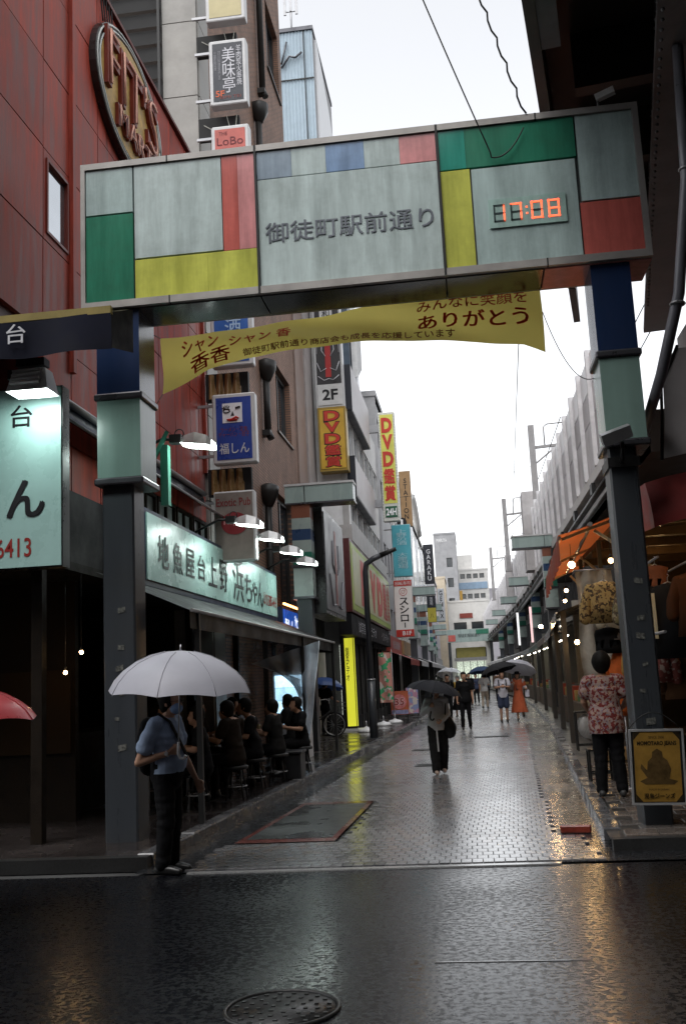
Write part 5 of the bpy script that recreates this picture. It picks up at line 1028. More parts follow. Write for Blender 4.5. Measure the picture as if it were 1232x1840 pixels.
# mannequin in an orange shirt and cap
mn = thing('mannequin', 'shop mannequin in a bright orange shirt and grey cap behind the post', 'mannequin', (1.86,13.2,.09))
MB().tube([(1.86,13.2,.11),(1.86,13.2,1.1)],.02,6).lathe((1.86,13.2,.09),[(.17,0),(.17,.02),(.02,.03)],16).build('stand', M('grey_metal'), mn)
MB().capsule([(1.86,13.2,1.12),(1.86,13.2,1.4),(1.86,13.2,1.62),(1.86,13.2,1.72)],[.13,.15,.17,.1],14,sx=1,sy=.7).build('shirt', M('orange_shirt', (.6,.13,.03), .7, .25, 9), mn); MB().capsule([(1.86,13.2,1.76),(1.86,13.2,1.84),(1.86,13.2,1.94)],[.05,.055,.085],12).build('head', M('mannequin_skin', (.4,.3,.22), .5), mn)
MB().lathe((1.86,13.2,1.96),[(.105,-.02),(.11,.03),(.085,.08),(.02,.1)],14).box(1.8,1.92,13.02,13.14,1.945,1.96).build('cap', fab('grey_cap',(.2,.17,.15)), mn)
for s_ in (-1,1): MB().capsule([(1.86+s_*.16,13.2,1.62),(1.86+s_*.22,13.2,1.35),(1.86+s_*.22,13.15,1.15)],[.055,.05,.04],8).build('arm', M('orange_shirt'), mn)
ps = thing('plastic_sheet', 'hanging translucent plastic rain sheet at the side of the clothing shop', 'sheet', (1.62,14.2,.9)); MB().grid(lambda u,v: (1.5+.5*u+.02*math.sin(v*9), 14.2+.03*math.sin(u*14)+.02*math.sin(v*17), 2.95-2.0*v), 16, 12).build('sheet', clearmat('dusty_vinyl', (.55,.5,.42), .38, .25), ps); MB().tube([(1.48,14.2,2.96),(2.02,14.2,2.96)],.014,6).build('rod', M('grey_metal'), ps)
# orange awning, lit from below
oa = thing('orange_awning', 'orange canvas awning lit from below by bare bulbs', 'awning', (2,17,3.4))
ocl = through(M('orange_canvas', (.62,.15,.04), .6, .2, 2.5, bump=.25, bscale=8), (.7,.16,.04), .35); 
fx = lambda y: 1.3+.045*(y-14)
MB().grid(lambda u,v: (fx(14+7*u)+1.35*v, 14+7*u, 3.45+.5*v-.06*math.sin(v*math.pi)+.012*math.sin(u*30)*(1-v)), 30, 10).build('sheet', ocl, oa)
MB().grid(lambda u,v: (fx(14+7*u)+.02*math.sin(u*50)*v, 14+7*u, 3.45-.36*v-.03*abs(math.sin(u*22))*v), 60, 4).build('valance', M('orange_valance', (.34,.08,.05), .6, .3, 3), oa)
MB().tube([(fx(14)+.02,14.02,3.42),(fx(21)+.02,20.98,3.42)],.022,6).build('front_bar', M('grey_metal'), oa)
for y_ in (14.1,17.4,20.8): MB().bar((fx(y_)+.05,y_,3.4),(2.6,y_,3.8),.05,.04).bar((fx(y_)+.5,y_,3.5),(2.6,y_,2.9),.04).build('arm', M('cream_metal', (.4,.33,.22), .4), oa)
MB().tube([(1.75,14.0,3.58),(2.05,21,3.58)],.035,6).build('cross_pipe', M('grey_metal'), oa)
grpb = 'bare bulbs of the market stalls'
def sbulb(x,y,z,lb,p,r=.035,e=45): bulb(x,y,z,lb,p*.14,r,e=e*.5,drop=.3,grp=grpb)
sbulb(1.5,14.5,3.08,'bare bulb hanging at the near edge of the orange awning',18,.05,44); sbulb(1.75,18.2,3.0,'pair bulb hanging midway under the orange awning',14,e=30); sbulb(1.9,20.2,2.95,'small bulb at the far end of the orange awning',14); sbulb(1.84,13.0,2.95,'round bulb glowing above the leopard print shirt',1.5,.035,13); sbulb(1.78,25.9,2.72,'star-bright bulb at the corner of the dark stall awning',9,.05,110); sbulb(2.15,21.0,2.15,'low warm bulb in front of the grey shutter panel',9,.05); sbulb(2.9,15.5,3.0,'warm bulb deep inside the clothing shop',26); sbulb(3.2,12.6,2.9,'warm bulb above the inner clothes rail',18); sbulb(2.9,23.5,2.3,'warm bulb inside the first dark stall',10)
# maroon awning with tube lamps and white panel
ma = thing('maroon_awning', 'rounded maroon awning at the near end of the clothing shop', 'awning', (2.6,11,3.2))
MB().grid(lambda u,v: (1.95+2.2*u, 10.75-.28*math.sin(v*math.pi/2), 3.62-.52*v+.1*min(1,u*3)-.1+.03*math.sin(u*9)), 16, 8).build('sheet', M('maroon_canvas', (.34,.05,.045), .5, .25, 3), ma); MB().grid(lambda u,v: (1.95, 10.75-.28*math.sin(v*math.pi/2)*1.0+ (1-v)*0+.9*u*(1), 3.52-.52*v+.06*u), 8, 8).build('side_sheet', M('maroon_canvas'), ma)
tl = thing('tube_lamp', 'bright bare tube lamp under the maroon awning', 'lamp', (2.25,10.9,3.15))
MB().tube([(2.08,10.9,3.1),(2.42,10.98,3.24)],.03,8).build('tube', M('warm_tube', (1,.8,.5), .3, 0, emit=14, ecol=(1,.66,.3)), tl); MB().tube([(2.28,10.95,3.2),(2.34,10.98,3.42)],.012,6).build('bracket', M('grey_metal'), tl)
l = bpy.data.lights.new('lamp_light', 'POINT'); l.energy = .9; l.color = (1,.62,.28); l.shadow_soft_size = .1; lo = bpy.data.objects.new('lamp_light', l); C.objects.link(lo); lo.parent = tl; lo.location = (.1,.15,-.12)
ws = thing('white_panel_sign', 'blank white sign panel in a dark frame above the maroon awning', 'sign', (2.4,10.5,3.7)); MB().quad((2.19,10.5,4.5),(2.17,10.5,4.15),(2.12,10.5,3.72),(2.6,10.5,3.8),(3.0,10.5,3.9),(3.0,10.5,4.9),(2.38,10.5,4.9)).build('face', M('panel_white', (.62,.58,.58), .4, .1), ws); MB().tube([(2.38,10.5,4.93),(2.17,10.5,4.5),(2.145,10.5,4.15),(2.1,10.5,3.7)],.018,6).build('frame', M('black_metal'), ws); box('backing', M('black_metal'), ws, 2.22, 3.0, 10.51, 10.6, 3.85, 4.85)
# further stalls
def stall(y0, y1, lb, acol, z=2.8, fr_=.0, goods=((.4,.3,.2),(.2,.25,.3)), lights=2):
    yc = (y0+y1)/2; xk = RK(yc)+.38; t = thing('market_stall', lb, 'stall', (xk+.8,yc,.09))
    f = lambda y: RK(y)+.25
    MB().grid(lambda u,v: (f(y0+(y1-y0)*u)-.12+1.3*v, y0+(y1-y0)*u, z+.42*v-.03*math.sin(u*25)*(1-v)), 16, 5).build('awning', acol, t); MB().grid(lambda u,v: (f(y0+(y1-y0)*u)-.12, y0+(y1-y0)*u, z-.2*v), 30, 2).build('valance', acol, t)
    MB().tube([(f(y0)-.1,y0,z),(f(y1)-.1,y1,z)],.02,6).build('front_bar', alu, t)
    for y_ in (y0+.15, y1-.15): MB().box(f(y_)-.02,f(y_)+.09,y_-.05,y_+.05,.09,z+.05).build('post', M('stall_post', (.045,.04,.034), .45), t)
    box('back_wall', ply, t, xk+1.6, xk+1.7, y0, y1, .09, 3.6); box('side_wall', M('grey_shutter', (.25,.24,.22), .5, .2), t, xk+.5, xk+1.59, y1-.12, y1-.05, .09, 3.4); box('fascia', M('fascia_dark'), t, xk+.9, xk+1.0, y0, y1, 3.2, 4.6)
    MB().bev(xk+.15, xk+1.0, y0+.6, y1-.8, .09, .85, .02).build('counter', M('stall_counter', (.12,.09,.06), .5), t)
    for k in range(6):
        y_ = y0+.7+(y1-y0-1.6)*k/6; MB().bev(xk+.2, xk+.55, y_, y_+.32, .85, 1.0+.1*(k % 3), .015).build('goods_box', M('goods_%d' % (k % 4), ((.45,.3,.12),(.4,.08,.05),(.3,.32,.3),(.15,.25,.12))[k % 4], .6, .3), t)
    for k in range(lights):
        y_ = y0+(k+.5)*(y1-y0)/lights; MB().tube([(xk+.3,y_-.5,z-.12),(xk+.3,y_+.5,z-.12)],.022,6).build('tube_light', M('stall_tube', (1,.95,.8), .3, 0, emit=14, ecol=(1,.9,.7)), t)
    return t
dk = M('stall_awning_dark', (.03,.03,.032), .25, .4, 2, bump=.3, bscale=6)
stall(21.6,27,'dark awning stall next to the orange awning with grey shutter end', dk, lights=0); stall(27.2,33,'stall with black awning behind the white umbrella woman', dk, 2.7, lights=1); stall(33.2,40,'stall with brown awning and lit boxes beyond the umbrellas', M('stall_awning_brown', (.1,.06,.04), .4), 2.7, lights=2); stall(40.2,50,'long stall with green awning and bright tube lights', M('stall_awning_green', (.05,.12,.09), .4), 2.7, lights=4); stall(50.2,62,'far stall with pale awning and bright tube lights', M('stall_awning_pale', (.35,.36,.36), .4), 2.7, lights=5); stall(62.2,80,'farthest stall row with grey awning near the bend', M('stall_awning_grey', (.2,.2,.2), .4), 2.7, lights=5); stall(80.2,110,'last stall row before the street end with white awning', M('white_awning'), 2.7, lights=6)
for x_, y_, c, lb in ((2.35,50,'white','white vertical lit tube sign hanging at the far stalls'),(2.75,46,'red','red and white vertical lit sign hanging at the stalls')):
    t = thing('vertical_tube_sign', lb, 'sign', (x_,y_,2.9)); box('tube', M('lit_tube_'+c, (.9,.9,.9) if c == 'white' else (.9,.6,.6), .4, .1, emit=.35), t, x_-.05, x_+.05, y_-.05, y_+.05, 2.9, 4.5); box('cap', M('black_metal'), t, x_-.06, x_+.06, y_-.06, y_+.06, 4.5, 4.58)
# poster board chained to the right post, kerbside frames
pb_ = thing('poster_board', 'framed ochre jeans poster leaning against the right gateway post', 'poster', (1.66,9.95,.3))
pm = Matrix.Translation((1.655,9.93,.66)) @ Matrix.Rotation(R(4),4,'X') @ Matrix.Rotation(R(1.5),4,'Y')
def pbx(n, m, x0,x1,z0,z1,y0,y1, par=pb_): mb = MB().box(x0,x1,y0,y1,z0,z1); mb.v = [tuple(pm @ Vector(v)) for v in mb.v]; return mb.build(n, m, par)
pbx('backing', M('black_metal'), -.235,.235,-.345,.345,0,.02); pp = pbx('poster', M('poster_ochre', (.32,.18,.035), .4, .3, 6, dirt=.25), -.21,.21,-.32,.32,-.006,-.001)
for a,b,c,d in ((-.25,.25,.33,.35),(-.25,.25,-.35,-.33),(-.25,-.232,-.33,.33),(.232,.25,-.33,.33)): pbx('frame_bar', alu, a,b,c,d,-.012,.012)
pd = M('poster_dark', (.03,.022,.012), .6)
def ptx(s_, x, z, w_, h_, b_=.0): text(s_, pd, pb_, lambda a,b: pm @ Vector((x+(a-.5)*w_, -.009, z+(b-.5)*h_)), b_)
ptx('MOMOTARO JEANS',0,.215,.36,.05,.03); ptx('SINCE 2006',0,.275,.14,.025); ptx('MADE IN JAPAN',0,-.21,.18,.022); ptx('児島ジーンズ',0,-.265,.28,.05,.02)
for sx_ in (-1,1):
    for sz_ in (-1,1): mb = MB().quad(*[pm @ Vector(q) for q in ((sx_*.21,-.0075,sz_*.32),(sx_*.15,-.0075,sz_*.32),(sx_*.21,-.0075,sz_*.25))]); mb.build('corner_ornament', pd, pb_)
mb = MB(); 
sil = [(-.17,-.13),(-.12,-.16),(.14,-.16),(.18,-.13),(.1,-.11),(.12,-.02),(.09,.06),(.05,.09),(.045,.14),(0,.17),(-.045,.14),(-.05,.09),(-.09,.05),(-.1,-.03),(-.15,.03),(-.16,-.01),(-.1,-.1)]
mb.quad(*[pm @ Vector((x,-.008,z)) for x, z in sil]).build('dark_figure_print', M('poster_mid', (.09,.055,.02), .6, .5, 14), pb_)
MB().tube(hang((1.42,9.98,1.0),(1.9,9.98,1.0),-.16,10),.005,5).build('chain', M('black_metal'), pb_)
t = thing('post_foot', 'dark square weight block under the framed poster', 'weight', (1.62,10.02,.09)) if False else None
def kframe(x,y,lb,h=.75,w_=.38):
    t = thing('kerb_stand', lb, 'stand', (x,y,.11)); mb = MB()
    for dx in (-w_/2,w_/2):
        for dy in (-.12,.12): mb.box(x+dx-.015,x+dx+.015,y+dy-.015,y+dy+.015,.11,h)
    mb.build('legs', M('black_metal'), t); MB().box(x-w_/2-.015,x+w_/2+.015,y-.135,y+.135,h,h+.03).build('top_bar', M('black_metal'), t); MB().box(x-w_/2+.016,x+w_/2-.016,y-.13,y-.11,.2,.225).box(x-w_/2+.016,x+w_/2-.016,y+.11,y+.13,.2,.225).build('rung', M('black_metal'), t); return t
t = kframe(1.98,19.4,'tall black metal stand with plastic bags by the right kerb',.8,.3); MB().ball((2.0,19.4,.55),.16,10,8,(1,.8,1.4)).ball((2.15,19.5,.42),.13,10,8,(1,.8,1.2)).build('plastic_bag', clearmat('bag_plastic', (.6,.6,.6), .5, .2), t)
kframe(1.62,14.2,'low black metal stool behind the man in the floral shirt',.5,.3)
t = thing('cardboard_box', 'flat brown cardboard box on the right pavement by the stand', 'box', (2.25,17.2,.11)); MB().bev(2.05,2.5,17.0,17.4,.11,.3,.01).build('carton', M('cardboard', (.35,.22,.1), .7), t); box('tape', M('tape', (.45,.35,.2), .4), t, 2.25, 2.3, 16.995, 17.405, .3, .302)

t = thing('white_hoop', 'pale tubular hoop standing at the edge of the wet crossing', 'hoop', (1.5,6.0,0)); MB().tube([(1.28+.13*(1-math.cos(R(a))), 6.0, .04+.28*math.sin(R(a))) for a in range(0,181,15)], .022, 8).build('hoop', M('white_plastic'), t); MB().box(1.22,1.6,5.94,6.06,.001,.04).build('foot', M('black_metal'), t)

# ------------------------------------------------------------------ people
skin = M('skin', (.42,.24,.16), .5, .12, 8); hairm = M('hair_black', (.009,.008,.007), .6, .3, 30); eyem = M('eye_dark', (.02,.015,.012), .3); lipm = M('lips', (.3,.1,.08), .5)
def vox(mb, size, name, mats, parent, wr=0., sm=3, paint=None):
    """fuse overlapping volumes into one continuous skin"""
    me = mb.mesh(name); o = bpy.data.objects.new(name, me)
    r = o.modifiers.new('r', 'REMESH'); r.mode = 'VOXEL'; r.voxel_size = size; r.use_smooth_shade = True
    s_ = o.modifiers.new('s', 'SMOOTH'); s_.iterations = sm; s_.factor = .5
    new = evalmesh(o); bpy.data.meshes.remove(me)
    if wr:
        for v in new.vertices:
            p = v.co; n = noise.noise(p*9)*.5+noise.noise(Vector((p.x*7,p.y*7,p.z*22+3)))*.7+noise.noise(p*26)*.25
            v.co = p + v.normal*wr*n
    for p in new.polygons: p.use_smooth = True
    new.materials.clear()
    for m in mats: new.materials.append(m)
    if paint:
        for p in new.polygons: p.material_index = paint(p.center)
    new.name = name; o = bpy.data.objects.new(name, new); C.objects.link(o); o.parent = parent; WL[o] = WL[parent]; return o
def hand(mb, w_, d, palm, curl, s=1., spread=.0):
    d = Vector(d).normalized(); palm = Vector(palm); palm = (palm - d*palm.dot(d)).normalized(); ac = d.cross(palm)
    w_ = Vector(w_); k = w_ + d*.085*s
    mb.capsule([w_, w_+d*.045*s, k], [.026*s,.036*s,.037*s], 10, side=ac, sx=1.05, sy=.48)
    for i, (o_, l_) in enumerate(((-.03,.07),(-.01,.08),(.011,.075),(.031,.058))):
        p = k + ac*o_*s - d*.008*s; dd = d.copy(); pts = [p]
        for j, f in enumerate((.45,.32,.23)):
            dd = (Matrix.Rotation(curl*(.75 if j == 0 else 1.0), 3, ac) @ dd); pts.append(pts[-1]+dd*l_*f*s*1.1)
        mb.capsule(pts, [.0095*s,.009*s,.0085*s,.0075*s], 8)
    t0 = w_ + d*.03*s - ac*.03*s; t1 = t0 + (d*.6-ac*.55+palm*.45).normalized()*.038*s; t2 = t1 + (d*.75+palm*.5*(1+curl)+ac*.25*curl).normalized()*.03*s
    mb.capsule([t0,t1,t2,t2+(t2-t1)*.7], [.014*s,.0115*s,.0105*s,.0085*s], 8)
J0 = dict(pel=(0,0,.93), wai=(0,0,1.06), che=(0,0,1.27), nek=(0,.01,1.42), hed=(0,-.02,1.575), sa=(-.175,.01,1.385), ea=(-.225,.03,1.11), wa=(-.235,-.04,.87), sb=(.175,.01,1.385), eb=(.225,.03,1.11), wb=(.235,-.04,.87),
          ha=(-.088,0,.9), ka=(-.098,-.02,.49), aa=(-.1,.02,.085), hb=(.088,0,.9), kb=(.098,-.02,.49), ab=(.1,.02,.085))
def person(label, loc, rz, h=1.7, J=None, top=None, sleeve='short', bottom=None, legs='trousers', shoe=None, vs=.014, fat=1., hair='short', hairm_=None, curl=(.5,.5), hd=(None,None), mask=None, glasses=False, extra=None, topinf=.016, group=None, look=0., tuck=None, hem=None, hk=1.06):
    k = h/1.7; t = thing('person', label, 'person', loc, group, rz)
    j = {n: Vector(p)*k for n, p in {**J0, **(J or {})}.items()}
    H = j['hed']; nod = Matrix.Rotation(look, 3, 'Z')
    def torso(mb, inf, z0=None):
        mb.capsule([j['pel']-Vector((0,0,.05*k)), j['wai'], j['che'], j['nek']-Vector((0,0,.09*k))], [(.125*fat+inf)*k,(.118*fat+inf)*k,(.142*fat**.5+inf)*k,(.125+inf)*k], 16, side=(1,0,0), sx=1.12, sy=.74*fat**.5)
        mb.capsule([j['sa'].lerp(j['nek'],.12), (j['sa']+j['sb'])/2+Vector((0,.01,.012))*k, j['sb'].lerp(j['nek'],.12)], [(.052+inf)*k,(.062+inf)*k,(.052+inf)*k], 10)
    b = MB(); torso(b, 0)
    b.capsule([j['nek']-Vector((0,0,.05*k)), H-Vector((0,-.015,.06))*k], [.052*k,.05*k], 10)
    b.ball(H+Vector((0,.01,.02))*k, .1*k, 16, 12, (.8,.98,1.06)); b.ball(H+nod@Vector((0,-.03,-.04))*k, .07*k, 14, 10, (.88,.95,1.15))
    b.capsule([H+nod@Vector((0,-.092,.012))*k, H+nod@Vector((0,-.112,-.022))*k], [.008*k,.014*k], 8); b.ball(H+nod@Vector((0,-.075,-.085))*k, .028*k, 8, 6)
    for s_ in (-1,1): b.ball(H+nod@Vector((s_*.08,.012,-.005))*k, .026*k, 8, 6, (.4,.8,1.2))
    for q in 'ab':
        s, e, w_ = j['s'+q], j['e'+q], j['w'+q]
        b.capsule([s, s.lerp(e,.5), e], [.05*k*fat**.4,.046*k*fat**.4,.038*k], 10); b.capsule([e, e.lerp(w_,.35), w_], [.038*k,.038*k,.026*k], 10)
        d = (w_-e).normalized(); pn = Vector((1 if q == 'a' else -1, -.3, 0)); c_ = curl[0 if q == 'a' else 1]; ov = hd[0 if q == 'a' else 1]
        if ov: d, pn = Vector(ov[0]), Vector(ov[1])
        hand(b, w_, d, pn, c_, k)
        hp, kn, an = j['h'+q], j['k'+q], j['a'+q]
        b.capsule([hp, hp.lerp(kn,.5), kn], [.085*k*fat**.5,.074*k,.054*k], 10); b.capsule([kn, kn.lerp(an,.35), an], [.052*k,.052*k,.035*k], 10)
        fd = Vector((0,-1,0)); b.capsule([an+Vector((0,.03,-.04))*k, an+fd*.1*k+Vector((0,0,-.045))*k, an+fd*.16*k+Vector((0,0,-.055))*k], [.034*k,.034*k,.024*k], 8)
    eyeL = [H+nod@Vector((s_*.034,-.098,.012))*k for s_ in (-1,1)]; mo = H+nod@Vector((0,-.1,-.055))*k
    def paint(c):
        if any((c-e).length < .012*k for e in eyeL): return 1
        d = c-mo
        if abs(d.x) < .024*k and abs(d.z) < .007*k and abs(d.y) < .03*k: return 2
        return 0
    vox(b, vs*.85, 'body', [skin, eyem, lipm], t, sm=2, paint=paint)
    if hair:
        hm = MB(); hm.ball(H+Vector((0,.022,.035))*k, .108*k*hk, 16, 12, (.85,.97,1.0))
        if hair == 'long': hm.capsule([H+Vector((0,.06,.0))*k, H+Vector((0,.085,-.12))*k, H+Vector((0,.08,-.24))*k], [.085*k,.075*k,.05*k], 12)
        if hair == 'short': hm.ball(H+Vector((0,.05,-.03))*k, .078*k*hk*1.05, 12, 8, (.9,.8,.8))
        cut = MB(); 
        # keep the face clear: drop everything in front of the brow
        o = vox(hm, vs, 'hair', [hairm_ or hairm], t, .004*k, 1)
        bm = bmesh.new(); bm.from_mesh(o.data)
        dele = [v for v in bm.verts if (nod.inverted()@(v.co-H)).y < -.045*k and (v.co-H).z < .06*k]
        bmesh.ops.delete(bm, geom=dele, context='VERTS'); bm.to_mesh(o.data); bm.free()
    if top:
        m = MB(); torso(m, topinf)
        if hem is not None: m.capsule([j['wai'], j['pel'], j['pel']-Vector((0,0,hem))*k], [(.12*fat+topinf)*k,(.145*fat+topinf)*k,(.15*fat+topinf)*k], 16, side=(1,0,0), sx=1.14, sy=.82*fat**.5)
        for q in 'ab':
            s, e, w_ = j['s'+q], j['e'+q], j['w'+q]
            if sleeve == 'short': m.capsule([s, s.lerp(e,.4), s.lerp(e,.58)], [(.055+topinf)*k*fat**.3,(.058+topinf)*k*fat**.3,(.062+topinf)*k*fat**.3], 12)
            elif sleeve == 'long': m.capsule([s, s.lerp(e,.5), e], [(.052+topinf)*k,(.05+topinf)*k,(.044+topinf)*k], 12); m.capsule([e, w_.lerp(e,.06)], [(.044+topinf)*k,(.034+topinf*.8)*k], 12)
        if fat > 1.1: m.ball(j['wai']+Vector((0,-.07,-.02))*k, .13*k, 14, 10, (1.05,.8,1.1))
        o = vox(m, vs, 'shirt', [top], t, .012*k, 1)
        bm = bmesh.new(); bm.from_mesh(o.data); zc = tuck if tuck is not None else (j['pel'].z-.02*k if hem is None else j['pel'].z-hem*k-.06*k)
        bmesh.ops.bisect_plane(bm, geom=bm.verts[:]+bm.edges[:]+bm.faces[:], plane_co=(0,0,zc), plane_no=(0,0,1), clear_inner=True)
        dele = [v for v in bm.verts if v.co.z > j['nek'].z+.012*k and abs(v.co.x) < .08*k]; bmesh.ops.delete(bm, geom=dele, context='VERTS'); bm.to_mesh(o.data); bm.free()
        if False: pass
    if bottom:
        m = MB(); m.capsule([j['pel']+Vector((0,0,.06))*k, j['pel']-Vector((0,0,.04))*k], [(.122*fat+.012)*k,(.14*fat**.6+.01)*k], 16, side=(1,0,0), sx=1.12, sy=.78*fat**.5)
        if legs in ('trousers','wide','straight','shorts'):
            for q in 'ab':
                hp, kn, an = j['h'+q], j['k'+q], j['a'+q]; f = {'wide':1.45,'straight':1.22}.get(legs, 1.0)
                if legs == 'shorts': m.capsule([hp, hp.lerp(kn,.5), hp.lerp(kn,.86)], [.105*k,.1*k,.1*k], 12)
                else: m.capsule([hp, hp.lerp(kn,.5), kn], [.1*k,.088*k*f**.5,.07*k*f], 12); m.capsule([kn, kn.lerp(an,.5), an.lerp(kn,.02)], [.07*k*f,.062*k*f,.058*k*f], 12)
        elif legs == 'skirt':
            z0 = j['wai'].z; zb = .3*k; rs = []
            for i in range(9):
                f = i/8; r_ = (.125+.16*f**.8)*k; rs.append([(r_*math.cos(2*math.pi*a/28)*(1+.07*f*math.sin(a*1.8))+j['pel'].x*(1-f), r_*.8*math.sin(2*math.pi*a/28)*(1+.09*f*math.sin(a*2.3))+j['pel'].y, z0+(zb-z0)*f) for a in range(28)])
            m.rings(rs)
        vox(m, vs, {'shorts':'shorts','skirt':'skirt'}.get(legs,'trousers'), [bottom], t, .011*k, 1)
    for q in 'ab':
        an = j['a'+q]; m = MB(); m.capsule([an+Vector((0,.035,-.035))*k, an+Vector((0,-.1,-.045))*k, an+Vector((0,-.17,-.055))*k], [.045*k,.043*k,.032*k], 10); m.capsule([an+Vector((0,.015,.02))*k, an+Vector((0,.02,-.02))*k], [.046*k,.048*k], 10)
        o = vox(m, max(.009, vs*.8), 'shoe', [shoe or M('shoe_black', (.015,.015,.015), .35)], t, 0, 1)
        for v in o.data.vertices: v.co.z = max(v.co.z, an.z-.084*k)
    if mask:
        m = MB(); m.ball(H+nod@Vector((0,-.05,-.052))*k, .078*k, 14, 10, (.86,.9,.78)); o = vox(m, .009, 'face_mask', [mask], t, .001, 1)
        bm = bmesh.new(); bm.from_mesh(o.data); bmesh.ops.delete(bm, geom=[v for v in bm.verts if (nod.inverted()@(v.co-H)).y > -.015*k], context='VERTS'); bm.to_mesh(o.data); bm.free()
    if glasses:
        m = MB()
        for e in eyeL: m.torus(e+nod@Vector((0,-.012,0))*k, .022*k, .0025*k, nod@Vector((0,1,.05)), 16, 5)
        for s_ in (-1,1): m.tube([H+nod@Vector((s_*.056,-.105,.014))*k, H+nod@Vector((s_*.08,.0,.012))*k], .0025*k, 5)
        m.build('glasses', M('black_metal'), t, local=True)
    if extra: extra(t, j, k)
    return t
def umbrella(label, apex, rim, r, mat, handle=None, n=8, drop=.3, shaft='shaft_metal', sub=6):
    """apex point, axis end (towards the hand)"""
    apex, rim = Vector(apex), Vector(rim); ax = (rim-apex).normalized(); q = Vector((0,0,-1)).rotation_difference(ax)
    t = thing('umbrella', label, 'umbrella', tuple(apex)); mb = MB(); m_ = n*6; rows = []
    for i in range(1, sub+1):
        f = i/sub; ring = []
        for a in range(m_):
            th = 2*math.pi*a/m_; ph = (a % 6)/6; sag = math.sin(ph*math.pi)
            rr = r*math.sin(f*1.28)/math.sin(1.28)*(1-.045*sag*f**2); zz = -drop*(1-math.cos(f*1.28))/(1-math.cos(1.28))*(1-.0*sag) + .035*sag*f*(1-f)*-1 + .02*sag*f**3
            ring.append(apex + q @ Vector((rr*math.cos(th), rr*math.sin(th), zz)))
        rows.append(ring)
    k = len(mb.v); mb.v.append(tuple(apex))
    for ring in rows: mb.v += [tuple(p) for p in ring]
    for a in range(m_): mb.face((k, k+1+a, k+1+(a+1) % m_), True)
    for i in range(sub-1):
        for a in range(m_): b0 = k+1+i*m_; mb.face((b0+a, b0+m_+a, b0+m_+(a+1) % m_, b0+(a+1) % m_), True)
    mb.build('canopy', mat, t)
    for a in range(n): MB().tube([rows[i][a*6]+ax*.008 for i in range(sub)], .004, 5).build('rib', M('shaft_metal', (.4,.4,.42), .3, metal=.8), t)
    for a in range(n): MB().tube([rows[i][a*6]-ax*.002 for i in range(sub)], .0035, 4).build('seam', M('umbrella_seam_pale', (.3,.3,.34), .6) if 'white' in mat.name else mat, t)
    MB().tube([apex-ax*.05, rim], .007, 6).build('shaft', M('shaft_metal'), t)
    hp = [rim-ax*.04, rim+ax*.06, rim+ax*.1+Vector((.02,0,0)), rim+ax*.11+Vector((.05,0,0)), rim+ax*.08+Vector((.07,0,0))]; MB().tube(hp, .013, 8).build('handle', handle or M('black_metal'), t)
    MB().tube([apex-ax*.055, apex+ax*.01], [.004,.012], 8).build('ferrule', M('shaft_metal'), t)
    return t
def ucloth(n, c, tr=.0, rough=.5):
    m = M('umbrella_' + n, c, .85 if sum(c) < .2 else rough, .08, 3, spec=.15 if sum(c) < .2 else .4)
    if tr:
        tree = m.node_tree; b = tree.nodes['Principled BSDF']; out = tree.nodes['Material Output']; tl_ = tree.nodes.new('ShaderNodeBsdfTranslucent'); tl_.inputs[0].default_value = (*c, 1); ms = tree.nodes.new('ShaderNodeMixShader'); ms.inputs[0].default_value = tr
        tree.links.new(b.outputs[0], ms.inputs[1]); tree.links.new(tl_.outputs[0], ms.inputs[2]); tree.links.new(ms.outputs[0], out.inputs[0])
    return m
blackf = M('cloth_black', (.007,.007,.008), .8, .25, 12, bump=.2, bscale=120)
# man with the white umbrella
def strap_bag(t, j, k):
    pts = [Vector((-.06,.135,1.14)), Vector((-.1,.13,1.32)), Vector((-.11,.03,1.462)), Vector((-.1,-.09,1.38)), Vector((-.08,-.165,1.22)), Vector((.02,-.2,1.05))]
    MB().tube([p*k for p in pts], .03*k, 8, side=(1,0,0), sx=1, sy=.22).build('bag_strap', blackf, t, local=True)
    MB().capsule([Vector((0,.2,.98))*k, Vector((0,.215,1.2))*k, Vector((0,.2,1.34))*k], [.1*k,.12*k,.09*k], 12, side=(1,0,0), sx=1.3, sy=.7).build('backpack', blackf, t, local=True)
    wv = j['wa']; MB().torus(wv+Vector((0,.015,-.005)), .031*k, .008*k, (j['wa']-j['ea']).normalized(), 14, 5).lathe(wv+Vector((-.03,.01,-.005))*1.0, [(.017,-.004),(.017,.006)], 12, axis=(-1,0,0)).build('wristwatch', alu, t, local=True)
LY = 8.96
person('man in pale blue short-sleeved shirt and face mask holding a white umbrella', (-2.79,LY,0), R(80), 1.62, dict(sa=(-.185,.03,1.36), ea=(-.25,.17,1.02), wa=(-.16,-.1,1.1), eb=(.23,-.05,1.07), wb=(.2,-.2,.82), che=(0,.0,1.25), wai=(0,-.02,1.05), hed=(0,-.05,1.555), nek=(0,.0,1.41), ka=(-.1,-.03,.48), kb=(.1,.0,.48)),
       top=M('shirt_blue', (.3,.38,.52), .75, .12, 10, bump=.15, bscale=120), bottom=blackf, legs='straight', shoe=None, vs=.011, fat=1.28, curl=(1.25,.35), hd=(((.35,-.75,.45),(.9,.3,.3)),None), mask=M('mask_blue', (.2,.3,.48), .7), glasses=True, extra=strap_bag)
umbrella('large plain white umbrella held by the man in the blue shirt', (-2.58,8.74,1.94), (-2.63,8.78,1.1), .645, ucloth('white', (.4,.4,.45), .2), M('white_plastic'), drop=.37)
